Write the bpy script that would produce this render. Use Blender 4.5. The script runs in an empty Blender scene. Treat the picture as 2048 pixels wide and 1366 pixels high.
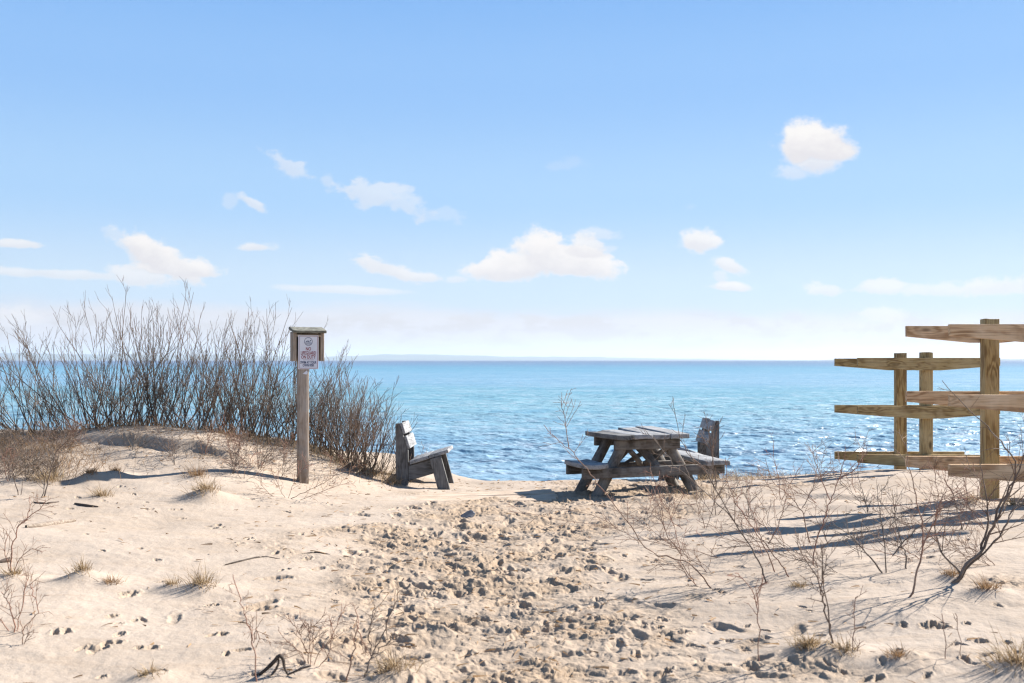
import bpy, math, random
import numpy as np
from mathutils import Vector, Matrix

random.seed(11)
RNG = np.random.default_rng(7)
R = math.radians
scene = bpy.context.scene
COL = scene.collection
CAMZ = 1.28          # camera height above the sand at the picnic table
F = 1991.0           # focal length in photo pixels (35 mm on 36 mm, 2048 px wide)
HORIZON = 720.0
SEA = -1.40
SUN_AZ, SUN_EL = R(62), R(34)

def X_(px, Y): return (px - 1024.0) / F * Y
def Z_(py, Y): return CAMZ - (py - HORIZON) / F * Y
def P_(px, py, Y): return (X_(px, Y), Y, Z_(py, Y))

# ------------------------------------------------------------------ helpers
def tag(o, label=None, cat=None, group=None, kind=None):
    if label: o['label'] = label
    if cat: o['category'] = cat
    if group: o['group'] = group
    if kind: o['kind'] = kind
    return o

def empty(name, loc, label, cat, group=None, rotz=0.0):
    o = bpy.data.objects.new(name, None)
    o.empty_display_size = 0.1
    COL.objects.link(o)
    o.location = loc
    o.rotation_euler = (0, 0, rotz)
    return tag(o, label, cat, group)

def link(name, me, mat, parent=None):
    o = bpy.data.objects.new(name, me)
    COL.objects.link(o)
    if mat: me.materials.append(mat)
    if parent: o.parent = parent
    return o

def np_mesh(name, v, f, smooth=True):
    """mesh from an (n,3) array and an (m,k) array of k-gons"""
    v = np.ascontiguousarray(v, dtype=np.float32)
    f = np.ascontiguousarray(f, dtype=np.int32)
    me = bpy.data.meshes.new(name)
    n, k = f.shape
    me.vertices.add(len(v)); me.vertices.foreach_set('co', v.ravel())
    me.loops.add(n * k); me.loops.foreach_set('vertex_index', f.ravel())
    me.polygons.add(n)
    me.polygons.foreach_set('loop_start', np.arange(0, n * k, k, dtype=np.int32))
    if smooth: me.polygons.foreach_set('use_smooth', np.ones(n, dtype=bool))
    me.update(calc_edges=True)
    return me

# ------------------------------------------------------------------ noise (numpy)
def _hash(ix, iy, seed):
    h = (ix.astype(np.int64) * 374761393 + iy.astype(np.int64) * 668265263 + seed * 982451653) & 0x7fffffff
    h = ((h ^ (h >> 13)) * 1274126177) & 0x7fffffff
    return ((h ^ (h >> 16)) & 0xffffff) / float(0x1000000)

def perlin(x, y, seed=0):
    ix, iy = np.floor(x), np.floor(y)
    fx, fy = x - ix, y - iy
    u = fx * fx * fx * (fx * (fx * 6 - 15) + 10)
    v = fy * fy * fy * (fy * (fy * 6 - 15) + 10)
    def g(a, b):
        t = _hash(ix + a, iy + b, seed) * 6.2831853
        return np.cos(t) * (fx - a) + np.sin(t) * (fy - b)
    a = g(0, 0) * (1 - u) + g(1, 0) * u
    b = g(0, 1) * (1 - u) + g(1, 1) * u
    return (a * (1 - v) + b * v) * 1.5

def fbm(x, y, o=4, seed=0, gain=0.5):
    s = 0.0; a = 1.0
    for i in range(o):
        s = s + a * perlin(x, y, seed + i * 17)
        x = x * 2.03 + 5.1; y = y * 2.03 + 1.7; a *= gain
    return s

def worley(x, y, seed=0):
    ix, iy = np.floor(x), np.floor(y)
    d1 = np.full(x.shape, 9.0); d2 = np.full(x.shape, 9.0); val = np.zeros(x.shape)
    for a in (-1, 0, 1):
        for b in (-1, 0, 1):
            cx = ix + a; cy = iy + b
            dx = cx + _hash(cx, cy, seed) - x
            dy = cy + _hash(cx, cy, seed + 5) - y
            d = dx * dx + dy * dy
            hv = _hash(cx, cy, seed + 9)
            m = d < d1
            d2 = np.where(m, d1, np.minimum(d2, d))
            val = np.where(m, hv, val)
            d1 = np.where(m, d, d1)
    return np.sqrt(d1), np.sqrt(d2), val

def sstep(a, b, x):
    t = np.clip((x - a) / (b - a), 0, 1)
    return t * t * (3 - 2 * t)

# ------------------------------------------------------------------ terrain
CP = [  # (photo x, photo y, distance): the lie of the sand
 (-300,1366,3.7),(0,1366,3.8),(500,1366,3.85),(1000,1366,3.95),(1500,1366,3.8),(2048,1366,3.6),(2350,1366,3.5),
 (-200,1170,5.1),(0,1170,5.2),(500,1170,5.4),(1000,1170,5.55),(1500,1170,5.3),(1900,1170,5.0),(2250,1170,4.8),
 (-200,1050,6.7),(100,1050,6.9),(500,1050,7.2),(1000,1050,7.6),(1500,1050,7.1),(1900,1050,6.6),(2250,1050,6.3),
 (1980,1000,7.7),(1500,1000,8.3),(1200,998,9.1),(1400,994,9.1),(900,1000,8.9),(600,987,9.0),(300,985,8.4),(50,985,8.2),
 (607,966,9.5),(300,930,9.2),(100,930,9.0),(-150,930,8.9),(450,930,9.3),(690,960,9.9),
 (300,857,10.2),(0,863,10.0),(150,860,10.1),(-200,865,9.9),(450,874,10.2),(560,888,10.3),(650,908,10.4),(710,939,10.5),(760,953,10.5),
 (800,969,10.4),(900,971,10.6),(1000,967,11.8),(1150,965,11.8),(1300,964,11.7),(1400,963,11.5),(1480,957,11.2),(1600,952,11.0),
 (1700,946,11.0),(1800,943,11.2),(1950,945,11.4),(2150,945,11.4),
]
CPW = [P_(*c) for c in CP]
for x in (-9, -6, -4.2, -2.8, -1.4, 0, 1.4, 3, 5, 7.5):
    left = x < -1.2
    CPW += [(x, 12.3, (0.10 if left else -0.32)), (x, 13.6, (-0.25 if left else -0.52)), (x, 16, -0.98), (x, 19, -1.55), (x, 24, -2.2)]
for x in (-9, -5, 0, 5, 9):
    CPW += [(x, 1.5, 0.0), (x, -3, 0.1), (x, -10, 0.3)]
CPW += [(-14, 9, .4), (-14, 5, .2), (14, 9, .2), (14, 5, .25), (-9, 8, .35), (9, 8, .2)]
CPW = np.array(CPW)
_c = 0.5
_d = np.sqrt(((CPW[:, None, :2] - CPW[None, :, :2]) ** 2).sum(-1) + _c * _c)
_n = len(CPW)
_A = np.zeros((_n + 3, _n + 3)); _A[:_n, :_n] = _d + np.eye(_n) * -0.02
_A[:_n, _n] = 1; _A[_n, :_n] = 1
_A[:_n, _n + 1:] = CPW[:, :2]; _A[_n + 1:, :_n] = CPW[:, :2].T
_b = np.zeros(_n + 3); _b[:_n] = CPW[:, 2]
_W = np.linalg.solve(_A, _b)

def base(x, y):
    x = np.asarray(x, float); y = np.asarray(y, float)
    xc = np.clip(x, -15, 15); yc = np.clip(y, -10, 26)
    h = _W[_n] + _W[_n + 1] * xc + _W[_n + 2] * yc
    for i in range(_n):
        h = h + _W[i] * np.sqrt((xc - CPW[i, 0]) ** 2 + (yc - CPW[i, 1]) ** 2 + _c * _c)
    h = np.clip(h, -3.0, 1.0)
    far = sstep(17, 26, y)
    return h * (1 - far) + far * np.minimum(h, -2.2)

def ground_hit(px, py, near=2.5, far=14.0):
    Y = np.arange(near, far, 0.02)
    h = base(X_(px, Y), Y)
    below = np.nonzero(Z_(py, Y) <= h)[0]
    Yh = Y[below[0]] if len(below) else 11.0
    return float(Yh)

# grass tufts with their wind-built mounds: (px, py, size, mound, kind)
TUFTS = [
 (412,1002,.20,.095,'dry straw tuft with a dark core on its own wind-built mound left of the sign','a'),
 (205,998,.13,.02,'pale straw tuft bent over to the left, beside the dark flat twig','b'),
 (180,966,.10,.07,'low brown tuft on the shaded ridge at the foot of the dune','c'),
 (232,958,.09,.05,'small reddish tuft at the right end of the shaded ridge','c'),
 (395,958,.17,.03,'brown brushy tuft below the dark scarp of the dune','c'),
 (165,1164,.10,.06,'stubby tan tuft with a long dark shadow in the left foreground','b'),
 (225,1172,.07,.01,'tiny reddish grass stub right of the stubby tan tuft','c'),
 (402,1186,.13,.045,'upright tan grass clump with a broken stalk in the left foreground','b'),
 (345,1178,.07,.02,'sparse grass stub close to the left of the upright tan clump','b'),
 (100,965,.24,.01,'tall wispy straw tuft at the left foot of the dune','a'),
 (300,1362,.07,.03,'straw tuft cut off by the bottom edge of the photo','a'),
 (1945,1010,.12,.03,'low golden tuft left of the near rack post','a'),
 (2030,1020,.15,.02,'golden straw tuft at the right edge beside the near rack post','a'),
 (1615,1312,.10,.04,'flattened straw tuft left of the lone forked sapling stem','a'),
 (1690,1320,.09,.03,'straw tuft right of the lone forked sapling stem','a'),
 (2035,1345,.17,.04,'big golden tuft in the bottom right corner','a'),
 (1905,1165,.075,.03,'rusty straw tuft at the foot of the leaning grey shrub','c'),
 (1975,1195,.09,.03,'dark matted tuft in the hollow right of the leaning grey shrub','c'),
 (30,1160,.10,.03,'yellowish straw tuft under the left edge saplings','a'),
 (790,1362,.14,.05,'straw tuft on a lump of sand at the bottom edge beside the path','a'),
 (1795,1330,.07,.03,'dark brown dried tuft in the bottom right foreground','c'),
 (1600,1180,.08,.01,'faint straw tuft among the right hand saplings','a'),
]
for i, t in enumerate(TUFTS):
    Y = ground_hit(t[0], t[1])
    TUFTS[i] = t + (X_(t[0], Y), Y)

def path_mask(x, y):
    Y = [2.5, 3.95, 5.2, 6.8, 8.3, 9.3, 10.5, 12]
    c = np.interp(y, Y, [.1, .02, -.2, -.15, .15, 1.0, 1.4, 1.0])
    w = np.interp(y, Y, [.8, .80, .92, 1.0, 1.15, 1.05, .8, .3])
    n = fbm(x * 1.1, y * 1.1, 3, 40)
    return sstep(-0.25, 0.3, (w - np.abs(x - c)) + n * 0.45) * sstep(12, 10.5, y)

def side_mask(x, y):
    m = 0
    for (px, py, rx, ry) in ((640,1090,.55,.5),(600,1215,.42,.28),(730,1165,.3,.2),(420,898,.9,.3),(330,890,.6,.3),(1560,975,.9,.4),(1750,985,.5,.3),(2000,1230,.35,.35),(1700,1345,.7,.16),(1150,968,1.2,.25),(960,972,.8,.3),(1380,985,.6,.5)):
        Y = 9.7 if py < 905 else (1.28 - .05) * F / (py - 720)
        X = X_(px, Y)
        m = np.maximum(m, np.exp(-(((x - X) / rx) ** 2 + ((y - Y) / ry) ** 2) ** 1.5))
    n = fbm(x * 2.2, y * 2.2, 3, 77)
    return np.clip(m * sstep(-.25, .35, n), 0, 1)

def detail(x, y, full=True):
    on = sstep(16, 12.5, y) * sstep(12, 8, np.abs(x))
    h = 0.022 * fbm(x * .75, y * .75, 3, 3) + 0.010 * fbm(x * 1.6 + .4 * y, y * 2.6, 2, 8)
    # wind ridges on the right, crests running across the view, steep side to the camera
    m = sstep(2.0, 2.6, x) * sstep(4.4, 3.9, x) * sstep(6.4, 6.9, y) * sstep(9.0, 8.3, y)
    ph = (y + .12 * np.sin(x * 2.6) + .16 * perlin(x * 1.3, y * .8, 5)) / .62
    s = ph - np.floor(ph)
    h = h + m * .034 * np.where(s < .30, sstep(0, .30, s), 1 - sstep(.30, 1, s)) * (0.55 + .8 * np.abs(perlin(x * .7, y * .7, 6)))
    # eroded scarp on the face of the dune
    sx = sstep(-4.6, -3.6, x) * sstep(-2.4, -3.2, x)
    yy = 9.62 + .08 * perlin(x * 3, x * 0 + .5, 12)
    h = h + sx * .10 * sstep(yy - .035, yy + .03, y) * sstep(yy + .9, yy + .25, y)
    for t in TUFTS:
        X, Y = t[6], t[7]; r = t[2] * .55 + .05
        dx, dy = x - X, y - Y
        u = (dx * .72 + dy * .69); v = (-dx * .69 + dy * .72)      # u towards the sun
        h = h + t[3] * np.exp(-((np.where(u > 0, u / (1.3 * r), u / r)) ** 2 + (v / r) ** 2))
    h = h * on
    if not full: return h, None, None
    pm = path_mask(x, y); sm = side_mask(x, y) * .8
    cm = np.clip(np.maximum(pm, sm), 0, 1)
    wx = x + .05 * fbm(x * 6, y * 6, 2, 21); wy = y + .05 * fbm(x * 6, y * 6, 2, 22)
    def clods(sx, sy, seed, keep):
        d1, d2, cv = worley(wx / sx + seed * .37, wy / sy, seed)
        return np.where(cv > keep, (.35 + .65 * (cv - keep) / (1 - keep)) * np.sqrt(np.clip(1 - (d1 / .62) ** 2, 0, 1)), 0)
    lump = .034 * fbm(wx * 2.4, wy * 2.2, 2, 30) + .026 * (np.abs(perlin(wx * 4.6, wy * 4.6, 38)) - .2) * np.where(perlin(wx * 1.9, wy * 1.9, 39) > 0, 1, -.6)
    lump = lump + .010 * clods(.15, .13, 31, .7) + .014 * clods(.085, .075, 33, .62)
    crumb = .011 * clods(.045, .042, 35, .45) + .007 * clods(.026, .025, 37, .5)
    patch = sstep(-.15, .35, fbm(x * 1.7, y * 1.7, 3, 51))
    h = h + cm * (lump * (.42 + .25 * patch) + crumb * (.40 + .75 * patch) + .006 * fbm(x * 11, y * 11, 3, 25)) * on
    # faint wind ripples on the untouched sand
    rp = np.sin((y * .93 + x * .36 + .10 * fbm(x * 1.7, y * 1.7, 2, 61)) * 2 * math.pi / .085)
    h = h + (1 - cm) * on * (.0014 * rp * sstep(-.1, .5, perlin(x * .8, y * .8, 63)) + .0022 * fbm(x * 14, y * 14, 2, 65))
    return h, cm, patch

def H(x, y):
    x = np.atleast_1d(np.asarray(x, float)); y = np.atleast_1d(np.asarray(y, float))
    return float((base(x, y) + detail(x, y, False)[0])[0])

def gp(px, py, sink=0.0):
    Y = ground_hit(px, py)
    x = X_(px, Y)
    return Vector((x, Y, H(x, Y) - sink))

def build_sand():
    half = R(40); nd = 1800
    th = np.linspace(-half, half, nd)
    rest = np.linspace(half, 2 * math.pi - half, 142)[1:-1]
    th = np.concatenate([th, rest])
    rr = list(np.geomspace(.4, 2.9, 16))
    r = 3.0
    while r < 13.2:
        rr.append(r); r += max(.0065, 0.00030 * r * r)
    rr += list(np.geomspace(13.4, 26, 40)) + [30, 40, 60, 100, 200, 500, 1500]
    rr = np.array(rr)
    nr, nt = len(rr), len(th)
    Rg, Tg = np.meshgrid(rr, th, indexing='ij')
    x = Rg * np.sin(Tg); y = Rg * np.cos(Tg)
    z = base(x, y)
    d, cm, patch = detail(x, y)
    z = z + d
    # footprints: pits with a kicked-up rim
    rnd = random.Random(5)
    prints = []
    for k in range(420):
        Y = 3.4 + 7.2 * rnd.random() ** .9
        Xc = np.interp(Y, [2.5, 3.95, 5.2, 6.8, 8.3, 9.3, 10.5], [.1, .02, -.2, -.15, .15, 1.0, 1.4])
        X = Xc + rnd.gauss(0, .55)
        prints.append((X, Y, rnd.uniform(.035, .10), rnd.uniform(.022, .045), rnd.uniform(.007, .021), rnd.gauss(0, .9)))
    SP = [(225,1238),(268,1242),(250,1276),(300,1300),(185,1306),(170,1305),(430,1270),(118,1270),(300,1358),(575,1240),(570,1140),(620,1120),(480,1090),(440,1055),(590,1070),(505,1082),(540,1110),(1270,1278),(1300,1255),(1355,1275),(1390,1295),(1440,1283),(1520,1285),(1475,1303),(1290,1318),(1375,1325),(1215,1165),(1195,1200),(1220,1140),(1212,1128),(1310,1238),(1250,1243),(1900,1255),(1935,1288),(2000,1290),(1850,1260),(1870,1255),(1960,1330),(1990,1320),(1730,1360),(1330,1350),(1480,1340),(470,1310),(420,1215),(240,1190),(260,1188),(430,1050),(290,1018),(350,1020),(215,1290)]
    for (px, py) in SP:
        Y = ground_hit(px, py)
        for q in range(2):
            prints.append((X_(px, Y) + rnd.uniform(-.05, .05), Y + rnd.uniform(-.04, .04), rnd.uniform(.016, .038), rnd.uniform(.011, .022), rnd.uniform(.008, .018), rnd.gauss(.6, .7)))
    for k in range(150):
        Y = 3.5 + 5 * rnd.random(); X = rnd.uniform(-.53, .53) * Y
        if X < 0 and rnd.random() < .45: continue
        prints.append((X, Y, rnd.uniform(.014, .034), rnd.uniform(.010, .02), rnd.uniform(.008, .02), rnd.uniform(0, 3)))
    for (X, Y, a, b, dep, ang) in prints:
        t0 = math.atan2(X, Y); rad = math.hypot(X, Y); ext = 2.3 * a
        i0, i1 = np.searchsorted(rr, [rad - ext, rad + ext])
        j0, j1 = np.searchsorted(th[:nd], [t0 - ext / rad, t0 + ext / rad])
        if i1 <= i0 or j1 <= j0: continue
        sx = x[i0:i1, j0:j1] - X; sy = y[i0:i1, j0:j1] - Y
        ca, sa = math.cos(ang), math.sin(ang)
        u = (sx * sa + sy * ca) / a; v = (sx * ca - sy * sa) / b
        wob = .42 * perlin(sx / a * 1.1 + X * 31, sy / a * 1.1, 91) + .30 * perlin(sx / a * 2.6, sy / a * 2.6 + Y * 17, 92)
        q = np.sqrt(u * u + v * v) + wob
        pit = -dep * sstep(1.2, .55, q)
        rim = dep * .24 * np.exp(-((q - 1.4) / .30) ** 2) * (1 + .8 * np.tanh(u))
        z[i0:i1, j0:j1] += pit + rim
        cm[i0:i1, j0:j1] = np.maximum(cm[i0:i1, j0:j1], .8 * sstep(1.9, 1.0, q))
    v = np.stack([x, y, z], -1).reshape(-1, 3)
    i = np.arange(nr - 1)[:, None] * nt
    j = np.arange(nt)[None, :]; j2 = (j + 1) % nt
    f = np.stack([i + j, i + j2, i + nt + j2, i + nt + j], -1).reshape(-1, 4)[:, ::-1]
    me = np_mesh('sand', v, f)
    at = me.attributes.new('churn', 'FLOAT', 'POINT')
    at.data.foreach_set('value', np.clip(cm * (.55 + .45 * patch), 0, 1).astype(np.float32).ravel())
    return tag(link('sand', me, M['sand']), 'pale sandy beach with a trampled path and a low dune', None, None, 'structure')

# ------------------------------------------------------------------ materials
class NT:
    def __init__(self, tree): self.t = tree; self.n = tree.nodes; self.l = tree.links
    def node(self, ty, **kw):
        nd = self.n.new(ty)
        for k, v in kw.items(): setattr(nd, k, v)
        return nd
    def put(self, sock, v):
        if isinstance(v, bpy.types.NodeSocket): self.l.new(v, sock)
        elif isinstance(v, (tuple, list)) and len(v) == 3 and sock.type == 'RGBA': sock.default_value = (*v, 1)
        else: sock.default_value = v
    def m(self, op, a, b=None, c=None, clamp=False):
        nd = self.node('ShaderNodeMath', operation=op, use_clamp=clamp)
        for i, q in enumerate((a, b, c)):
            if q is not None: self.put(nd.inputs[i], q)
        return nd.outputs[0]
    def ramp(self, x, lo, hi, a=0.0, b=1.0, smooth=True):
        nd = self.node('ShaderNodeMapRange', interpolation_type='SMOOTHSTEP' if smooth else 'LINEAR', clamp=True)
        for i, q in enumerate((x, lo, hi, a, b)): self.put(nd.inputs[i], q)
        return nd.outputs[0]
    def mix(self, f, a, b, blend='MIX'):
        nd = self.node('ShaderNodeMix', data_type='RGBA', blend_type=blend)
        self.put(nd.inputs[0], f); self.put(nd.inputs[6], a); self.put(nd.inputs[7], b)
        return nd.outputs[2]
    def noise(self, vec, scale, detail=3, rough=.5, dist=0.0, out=0):
        nd = self.node('ShaderNodeTexNoise')
        if vec is not None: self.l.new(vec, nd.inputs['Vector'])
        nd.inputs['Scale'].default_value = scale; nd.inputs['Detail'].default_value = detail
        nd.inputs['Roughness'].default_value = rough; nd.inputs['Distortion'].default_value = dist
        return nd.outputs[out]
    def mapping(self, vec, scale=(1, 1, 1), rot=(0, 0, 0), loc=(0, 0, 0)):
        nd = self.node('ShaderNodeMapping')
        self.l.new(vec, nd.inputs[0]); nd.inputs['Scale'].default_value = scale
        nd.inputs['Rotation'].default_value = rot; nd.inputs['Location'].default_value = loc
        return nd.outputs[0]

def material(name, rough=.8, spec=.3):
    m = bpy.data.materials.new(name); m.use_nodes = True
    g = NT(m.node_tree); b = g.n['Principled BSDF']
    b.inputs['Roughness'].default_value = rough
    b.inputs['Specular IOR Level'].default_value = spec
    return m, g, b

def bump(g, b, h, dist, strength=1.0):
    nd = g.node('ShaderNodeBump'); nd.inputs['Strength'].default_value = strength
    nd.inputs['Distance'].default_value = dist
    g.l.new(h, nd.inputs['Height']); g.l.new(nd.outputs[0], b.inputs['Normal'])

def mat_sand():
    m, g, b = material('sand_grains', .95, .15)
    co = g.node('ShaderNodeTexCoord').outputs['Object']
    ch = g.node('ShaderNodeAttribute', attribute_name='churn').outputs['Fac']
    n1 = g.noise(co, 1.3, 4, .6); n2 = g.noise(co, 55, 3, .6); n3 = g.noise(g.mapping(co, (2.5, 9, 4), (0, 0, .35)), 1.0, 4, .6)
    c = g.mix(g.ramp(n1, .35, .68), (.352, .288, .228), (.405, .337, .273))
    c = g.mix(g.m('MULTIPLY', g.ramp(n3, .48, .70), .38), c, (.335, .255, .182))
    c = g.mix(g.m('MULTIPLY', ch, .85), c, (.285, .212, .146))
    c = g.mix(g.ramp(n2, .35, .7, 0, .22), c, (.26, .19, .135))
    sp = g.noise(co, 190, 2, .5)
    c = g.mix(g.ramp(sp, .66, .74, 0, .55), c, (.16, .11, .08))
    g.l.new(c, b.inputs['Base Color'])
    hh = g.m('ADD', g.m('MULTIPLY', n2, .5), g.m('MULTIPLY', g.noise(co, 18, 4, .65), g.m('ADD', .25, ch)))
    bump(g, b, hh, .008, .8)
    return m

def mat_wood(name, c1, c2, c3, knots=.5, rough=.85, ring=9.0, grey=0.0):
    """c1 dark grain, c2 mid, c3 light; the grain runs along local X"""
    m, g, b = material(name, rough, .25)
    tc = g.node('ShaderNodeTexCoord').outputs['Object']
    oi = g.node('ShaderNodeObjectInfo').outputs['Random']
    off = g.node('ShaderNodeCombineXYZ'); g.l.new(g.m('MULTIPLY', oi, 37.0), off.inputs[0]); g.l.new(g.m('MULTIPLY', oi, 11.0), off.inputs[1])
    va = g.node('ShaderNodeVectorMath', operation='ADD'); g.l.new(tc, va.inputs[0]); g.l.new(off.outputs[0], va.inputs[1])
    co = va.outputs[0]
    # knots bend the grain
    vo = g.node('ShaderNodeTexVoronoi', feature='F1'); g.l.new(g.mapping(co, (2.6, 7, 7)), vo.inputs['Vector']); vo.inputs['Scale'].default_value = 1.0
    kd = vo.outputs['Distance']
    bend = g.m('MULTIPLY', g.ramp(kd, .0, .45, 1, 0), .9)
    n = g.noise(g.mapping(co, (1.1, 9, 9)), 1.0, 4, .6, .4)
    w = g.m('SINE', g.m('MULTIPLY', g.m('ADD', n, g.m('MULTIPLY', bend, .35)), ring * 6.28))
    w = g.ramp(w, -1, 1, 0, 1)
    fine = g.noise(g.mapping(co, (5, 130, 130)), 1.0, 3, .6)
    c = g.mix(w, c1, c2)
    c = g.mix(g.ramp(g.noise(co, 4, 3, .6), .4, .7), c, c3)
    c = g.mix(g.m('MULTIPLY', g.ramp(fine, .45, .7), .45), c, tuple(q * .55 for q in c1))
    c = g.mix(g.m('MULTIPLY', g.ramp(kd, .05, .16, 1, 0), knots), c, tuple(q * .3 for q in c1))
    if grey:
        c = g.mix(g.m('MULTIPLY', g.ramp(g.noise(co, 7, 4, .7), .42, .62), grey), c, (.33, .32, .30))
    g.l.new(c, b.inputs['Base Color'])
    bump(g, b, g.m('ADD', g.m('MULTIPLY', fine, .8), g.m('MULTIPLY', w, .35)), .004, .7)
    return m

def mat_simple(name, c1, c2, scale=8, rough=.85, stretch=(1, 1, 1), b_h=.003, spec=.25):
    m, g, b = material(name, rough, spec)
    tc = g.node('ShaderNodeTexCoord').outputs['Object']
    n = g.noise(g.mapping(tc, stretch), scale, 4, .6)
    g.l.new(g.mix(g.ramp(n, .35, .65), c1, c2), b.inputs['Base Color'])
    if b_h: bump(g, b, n, b_h, .7)
    return m

def mat_bark(name, c1, c2, c3):
    m, g, b = material(name, .75, .3)
    ge = g.node('ShaderNodeTexCoord').outputs['Object']
    oi = g.node('ShaderNodeObjectInfo').outputs['Random']
    n = g.noise(ge, 9, 3, .6)
    c = g.mix(g.ramp(n, .38, .62), c1, c2)
    n2 = g.noise(ge, 2.2, 2, .5)
    c = g.mix(g.ramp(g.m('ADD', n2, g.m('MULTIPLY', oi, .15)), .5, .68), c, c3)
    g.l.new(c, b.inputs['Base Color'])
    return m

def mat_straw(name, c1, c2, c3):
    m, g, b = material(name, .7, .3)
    ge = g.node('ShaderNodeNewGeometry').outputs['Random Per Island']
    c = g.mix(g.ramp(ge, 0, .6, 0, 1, False), c1, c2)
    c = g.mix(g.ramp(ge, .7, 1, 0, 1, False), c, c3)
    g.l.new(c, b.inputs['Base Color'])
    tr = g.node('ShaderNodeBsdfTranslucent'); g.l.new(c, tr.inputs[0])
    mx = g.node('ShaderNodeMixShader'); mx.inputs[0].default_value = .3
    g.l.new(b.outputs[0], mx.inputs[1]); g.l.new(tr.outputs[0], mx.inputs[2])
    g.l.new(mx.outputs[0], g.n['Material Output'].inputs[0])
    return m

def mat_water():
    m, g, b = material('lake_water', .12, .5)
    b.inputs['IOR'].default_value = 1.33
    tc = g.node('ShaderNodeTexCoord').outputs['Object']
    sx = g.node('ShaderNodeSeparateXYZ'); g.l.new(tc, sx.inputs[0])
    # distance offshore on a log scale: sand bars and deeper water lie along the shore
    y = g.m('MAXIMUM', sx.outputs[1], 5.0)
    ly = g.m('LOGARITHM', y, 10.0)
    wob = g.noise(g.mapping(tc, (.004, .012, 0)), 1.0, 4, .6)
    wob2 = g.noise(g.mapping(tc, (.03, .09, 0)), 1.0, 4, .65)
    lw = g.m('ADD', ly, g.m('ADD', g.m('MULTIPLY', g.m('SUBTRACT', wob, .5), .35), g.m('MULTIPLY', g.m('SUBTRACT', wob2, .5), .22)))
    cr = g.node('ShaderNodeValToRGB'); e = cr.color_ramp.elements
    lo, hi = 1.2, 4.2
    stops = [(1.30, (.165, .27, .35)), (1.50, (.16, .28, .36)), (1.68, (.145, .28, .335)), (1.82, (.125, .27, .325)), (1.95, (.085, .235, .305)), (2.08, (.125, .255, .35)), (2.3, (.095, .24, .34)), (2.5, (.052, .205, .30)), (2.75, (.048, .14, .245)), (3.1, (.045, .088, .17)), (4.2, (.038, .07, .14))]
    e[0].position = 0; e[0].color = (*stops[0][1], 1)
    e[1].position = 1; e[1].color = (*stops[-1][1], 1)
    for s, c in stops[1:-1]:
        q = e.new((s - lo) / (hi - lo)); q.color = (*c, 1)
    g.l.new(g.m('DIVIDE', g.m('SUBTRACT', lw, lo), hi - lo), cr.inputs[0])
    # paler and darker streaks: wave highlights and troughs painted into the base colour
    t1 = g.noise(g.mapping(tc, (.8, 1.3, 1)), 1.0, 6, .74, .3); t2 = g.noise(g.mapping(tc, (.07, .16, 1), (0, 0, 0), (3, 8, 0)), 1.0, 8, .80, .3)
    cc = g.mix(g.m('MULTIPLY', g.ramp(t1, .50, .68), .60), cr.outputs[0], (.42, .48, .54))
    cc = g.mix(g.m('MULTIPLY', g.ramp(t1, .48, .33), .50), cc, (.06, .19, .31))
    cc = g.mix(g.m('MULTIPLY', g.ramp(t2, .50, .68), .38), cc, (.36, .46, .52))
    cc = g.mix(g.m('MULTIPLY', g.ramp(t2, .50, .32), .42), cc, (.03, .18, .32))
    g.l.new(cc, b.inputs['Base Color'])
    n1 = g.noise(g.mapping(tc, (2.6, 3.6, 1)), 1.0, 4, .6, .3)
    n2 = g.noise(g.mapping(tc, (.55, 1.0, 1)), 1.0, 4, .65, .2)
    n3 = g.noise(g.mapping(tc, (.06, .14, 1)), 1.0, 4, .7, .2)
    h = g.m('ADD', g.m('MULTIPLY', n1, .07), g.m('ADD', g.m('MULTIPLY', n2, .30), g.m('MULTIPLY', n3, .9)))
    nd = g.node('ShaderNodeBump'); nd.inputs['Strength'].default_value = .9; nd.inputs['Distance'].default_value = 1.0
    g.l.new(h, nd.inputs['Height']); N = nd.outputs[0]
    # rough water: the tilted faces of unresolved waves keep the far reflection well below that of a flat mirror
    b.inputs['Specular IOR Level'].default_value = 0; b.inputs['Roughness'].default_value = .9
    g.l.new(N, b.inputs['Normal'])
    gl = g.node('ShaderNodeBsdfGlossy'); gl.inputs['Roughness'].default_value = .38; g.l.new(N, gl.inputs['Normal'])
    fr = g.node('ShaderNodeFresnel'); fr.inputs['IOR'].default_value = 1.33; g.l.new(N, fr.inputs['Normal'])
    mx = g.node('ShaderNodeMixShader'); g.l.new(g.ramp(fr.outputs[0], .02, 1.0, .03, WATER_GLOSS), mx.inputs[0])
    g.l.new(b.outputs[0], mx.inputs[1]); g.l.new(gl.outputs[0], mx.inputs[2])
    g.l.new(mx.outputs[0], g.n['Material Output'].inputs[0])
    return m

WATER_GLOSS = .24
M = {}
M['sand'] = mat_sand()
M['water'] = mat_water()
M['weathered'] = mat_wood('weathered_wood', (.062, .06, .058), (.13, .127, .123), (.175, .172, .168), .6, .9, 7)
M['pale'] = mat_wood('weathered_wood_sunlit', (.145, .145, .145), (.275, .277, .28), (.345, .347, .35), .6, .9, 7)  # paler copy of the weathered wood, sunlight on slats and tops put into its colour
M['log'] = mat_wood('weathered_log', (.06, .05, .042), (.125, .105, .088), (.18, .16, .14), .6, .9, 5, .25)
M['treated'] = mat_wood('treated_lumber', (.20, .125, .05), (.385, .275, .122), (.45, .335, .17), .75, .75, 6)
M['treated_pink'] = mat_wood('treated_lumber_pinkish', (.36, .21, .105), (.60, .405, .235), (.66, .48, .31), .75, .75, 5)
M['post'] = mat_wood('sign_post_wood', (.20, .145, .10), (.34, .26, .19), (.38, .31, .25), .7, .85, 6, .3)
M['mossy'] = mat_simple('mossy_board', (.085, .085, .065), (.22, .215, .18), 22, .95, (1, 3, 3), .006)
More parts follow.
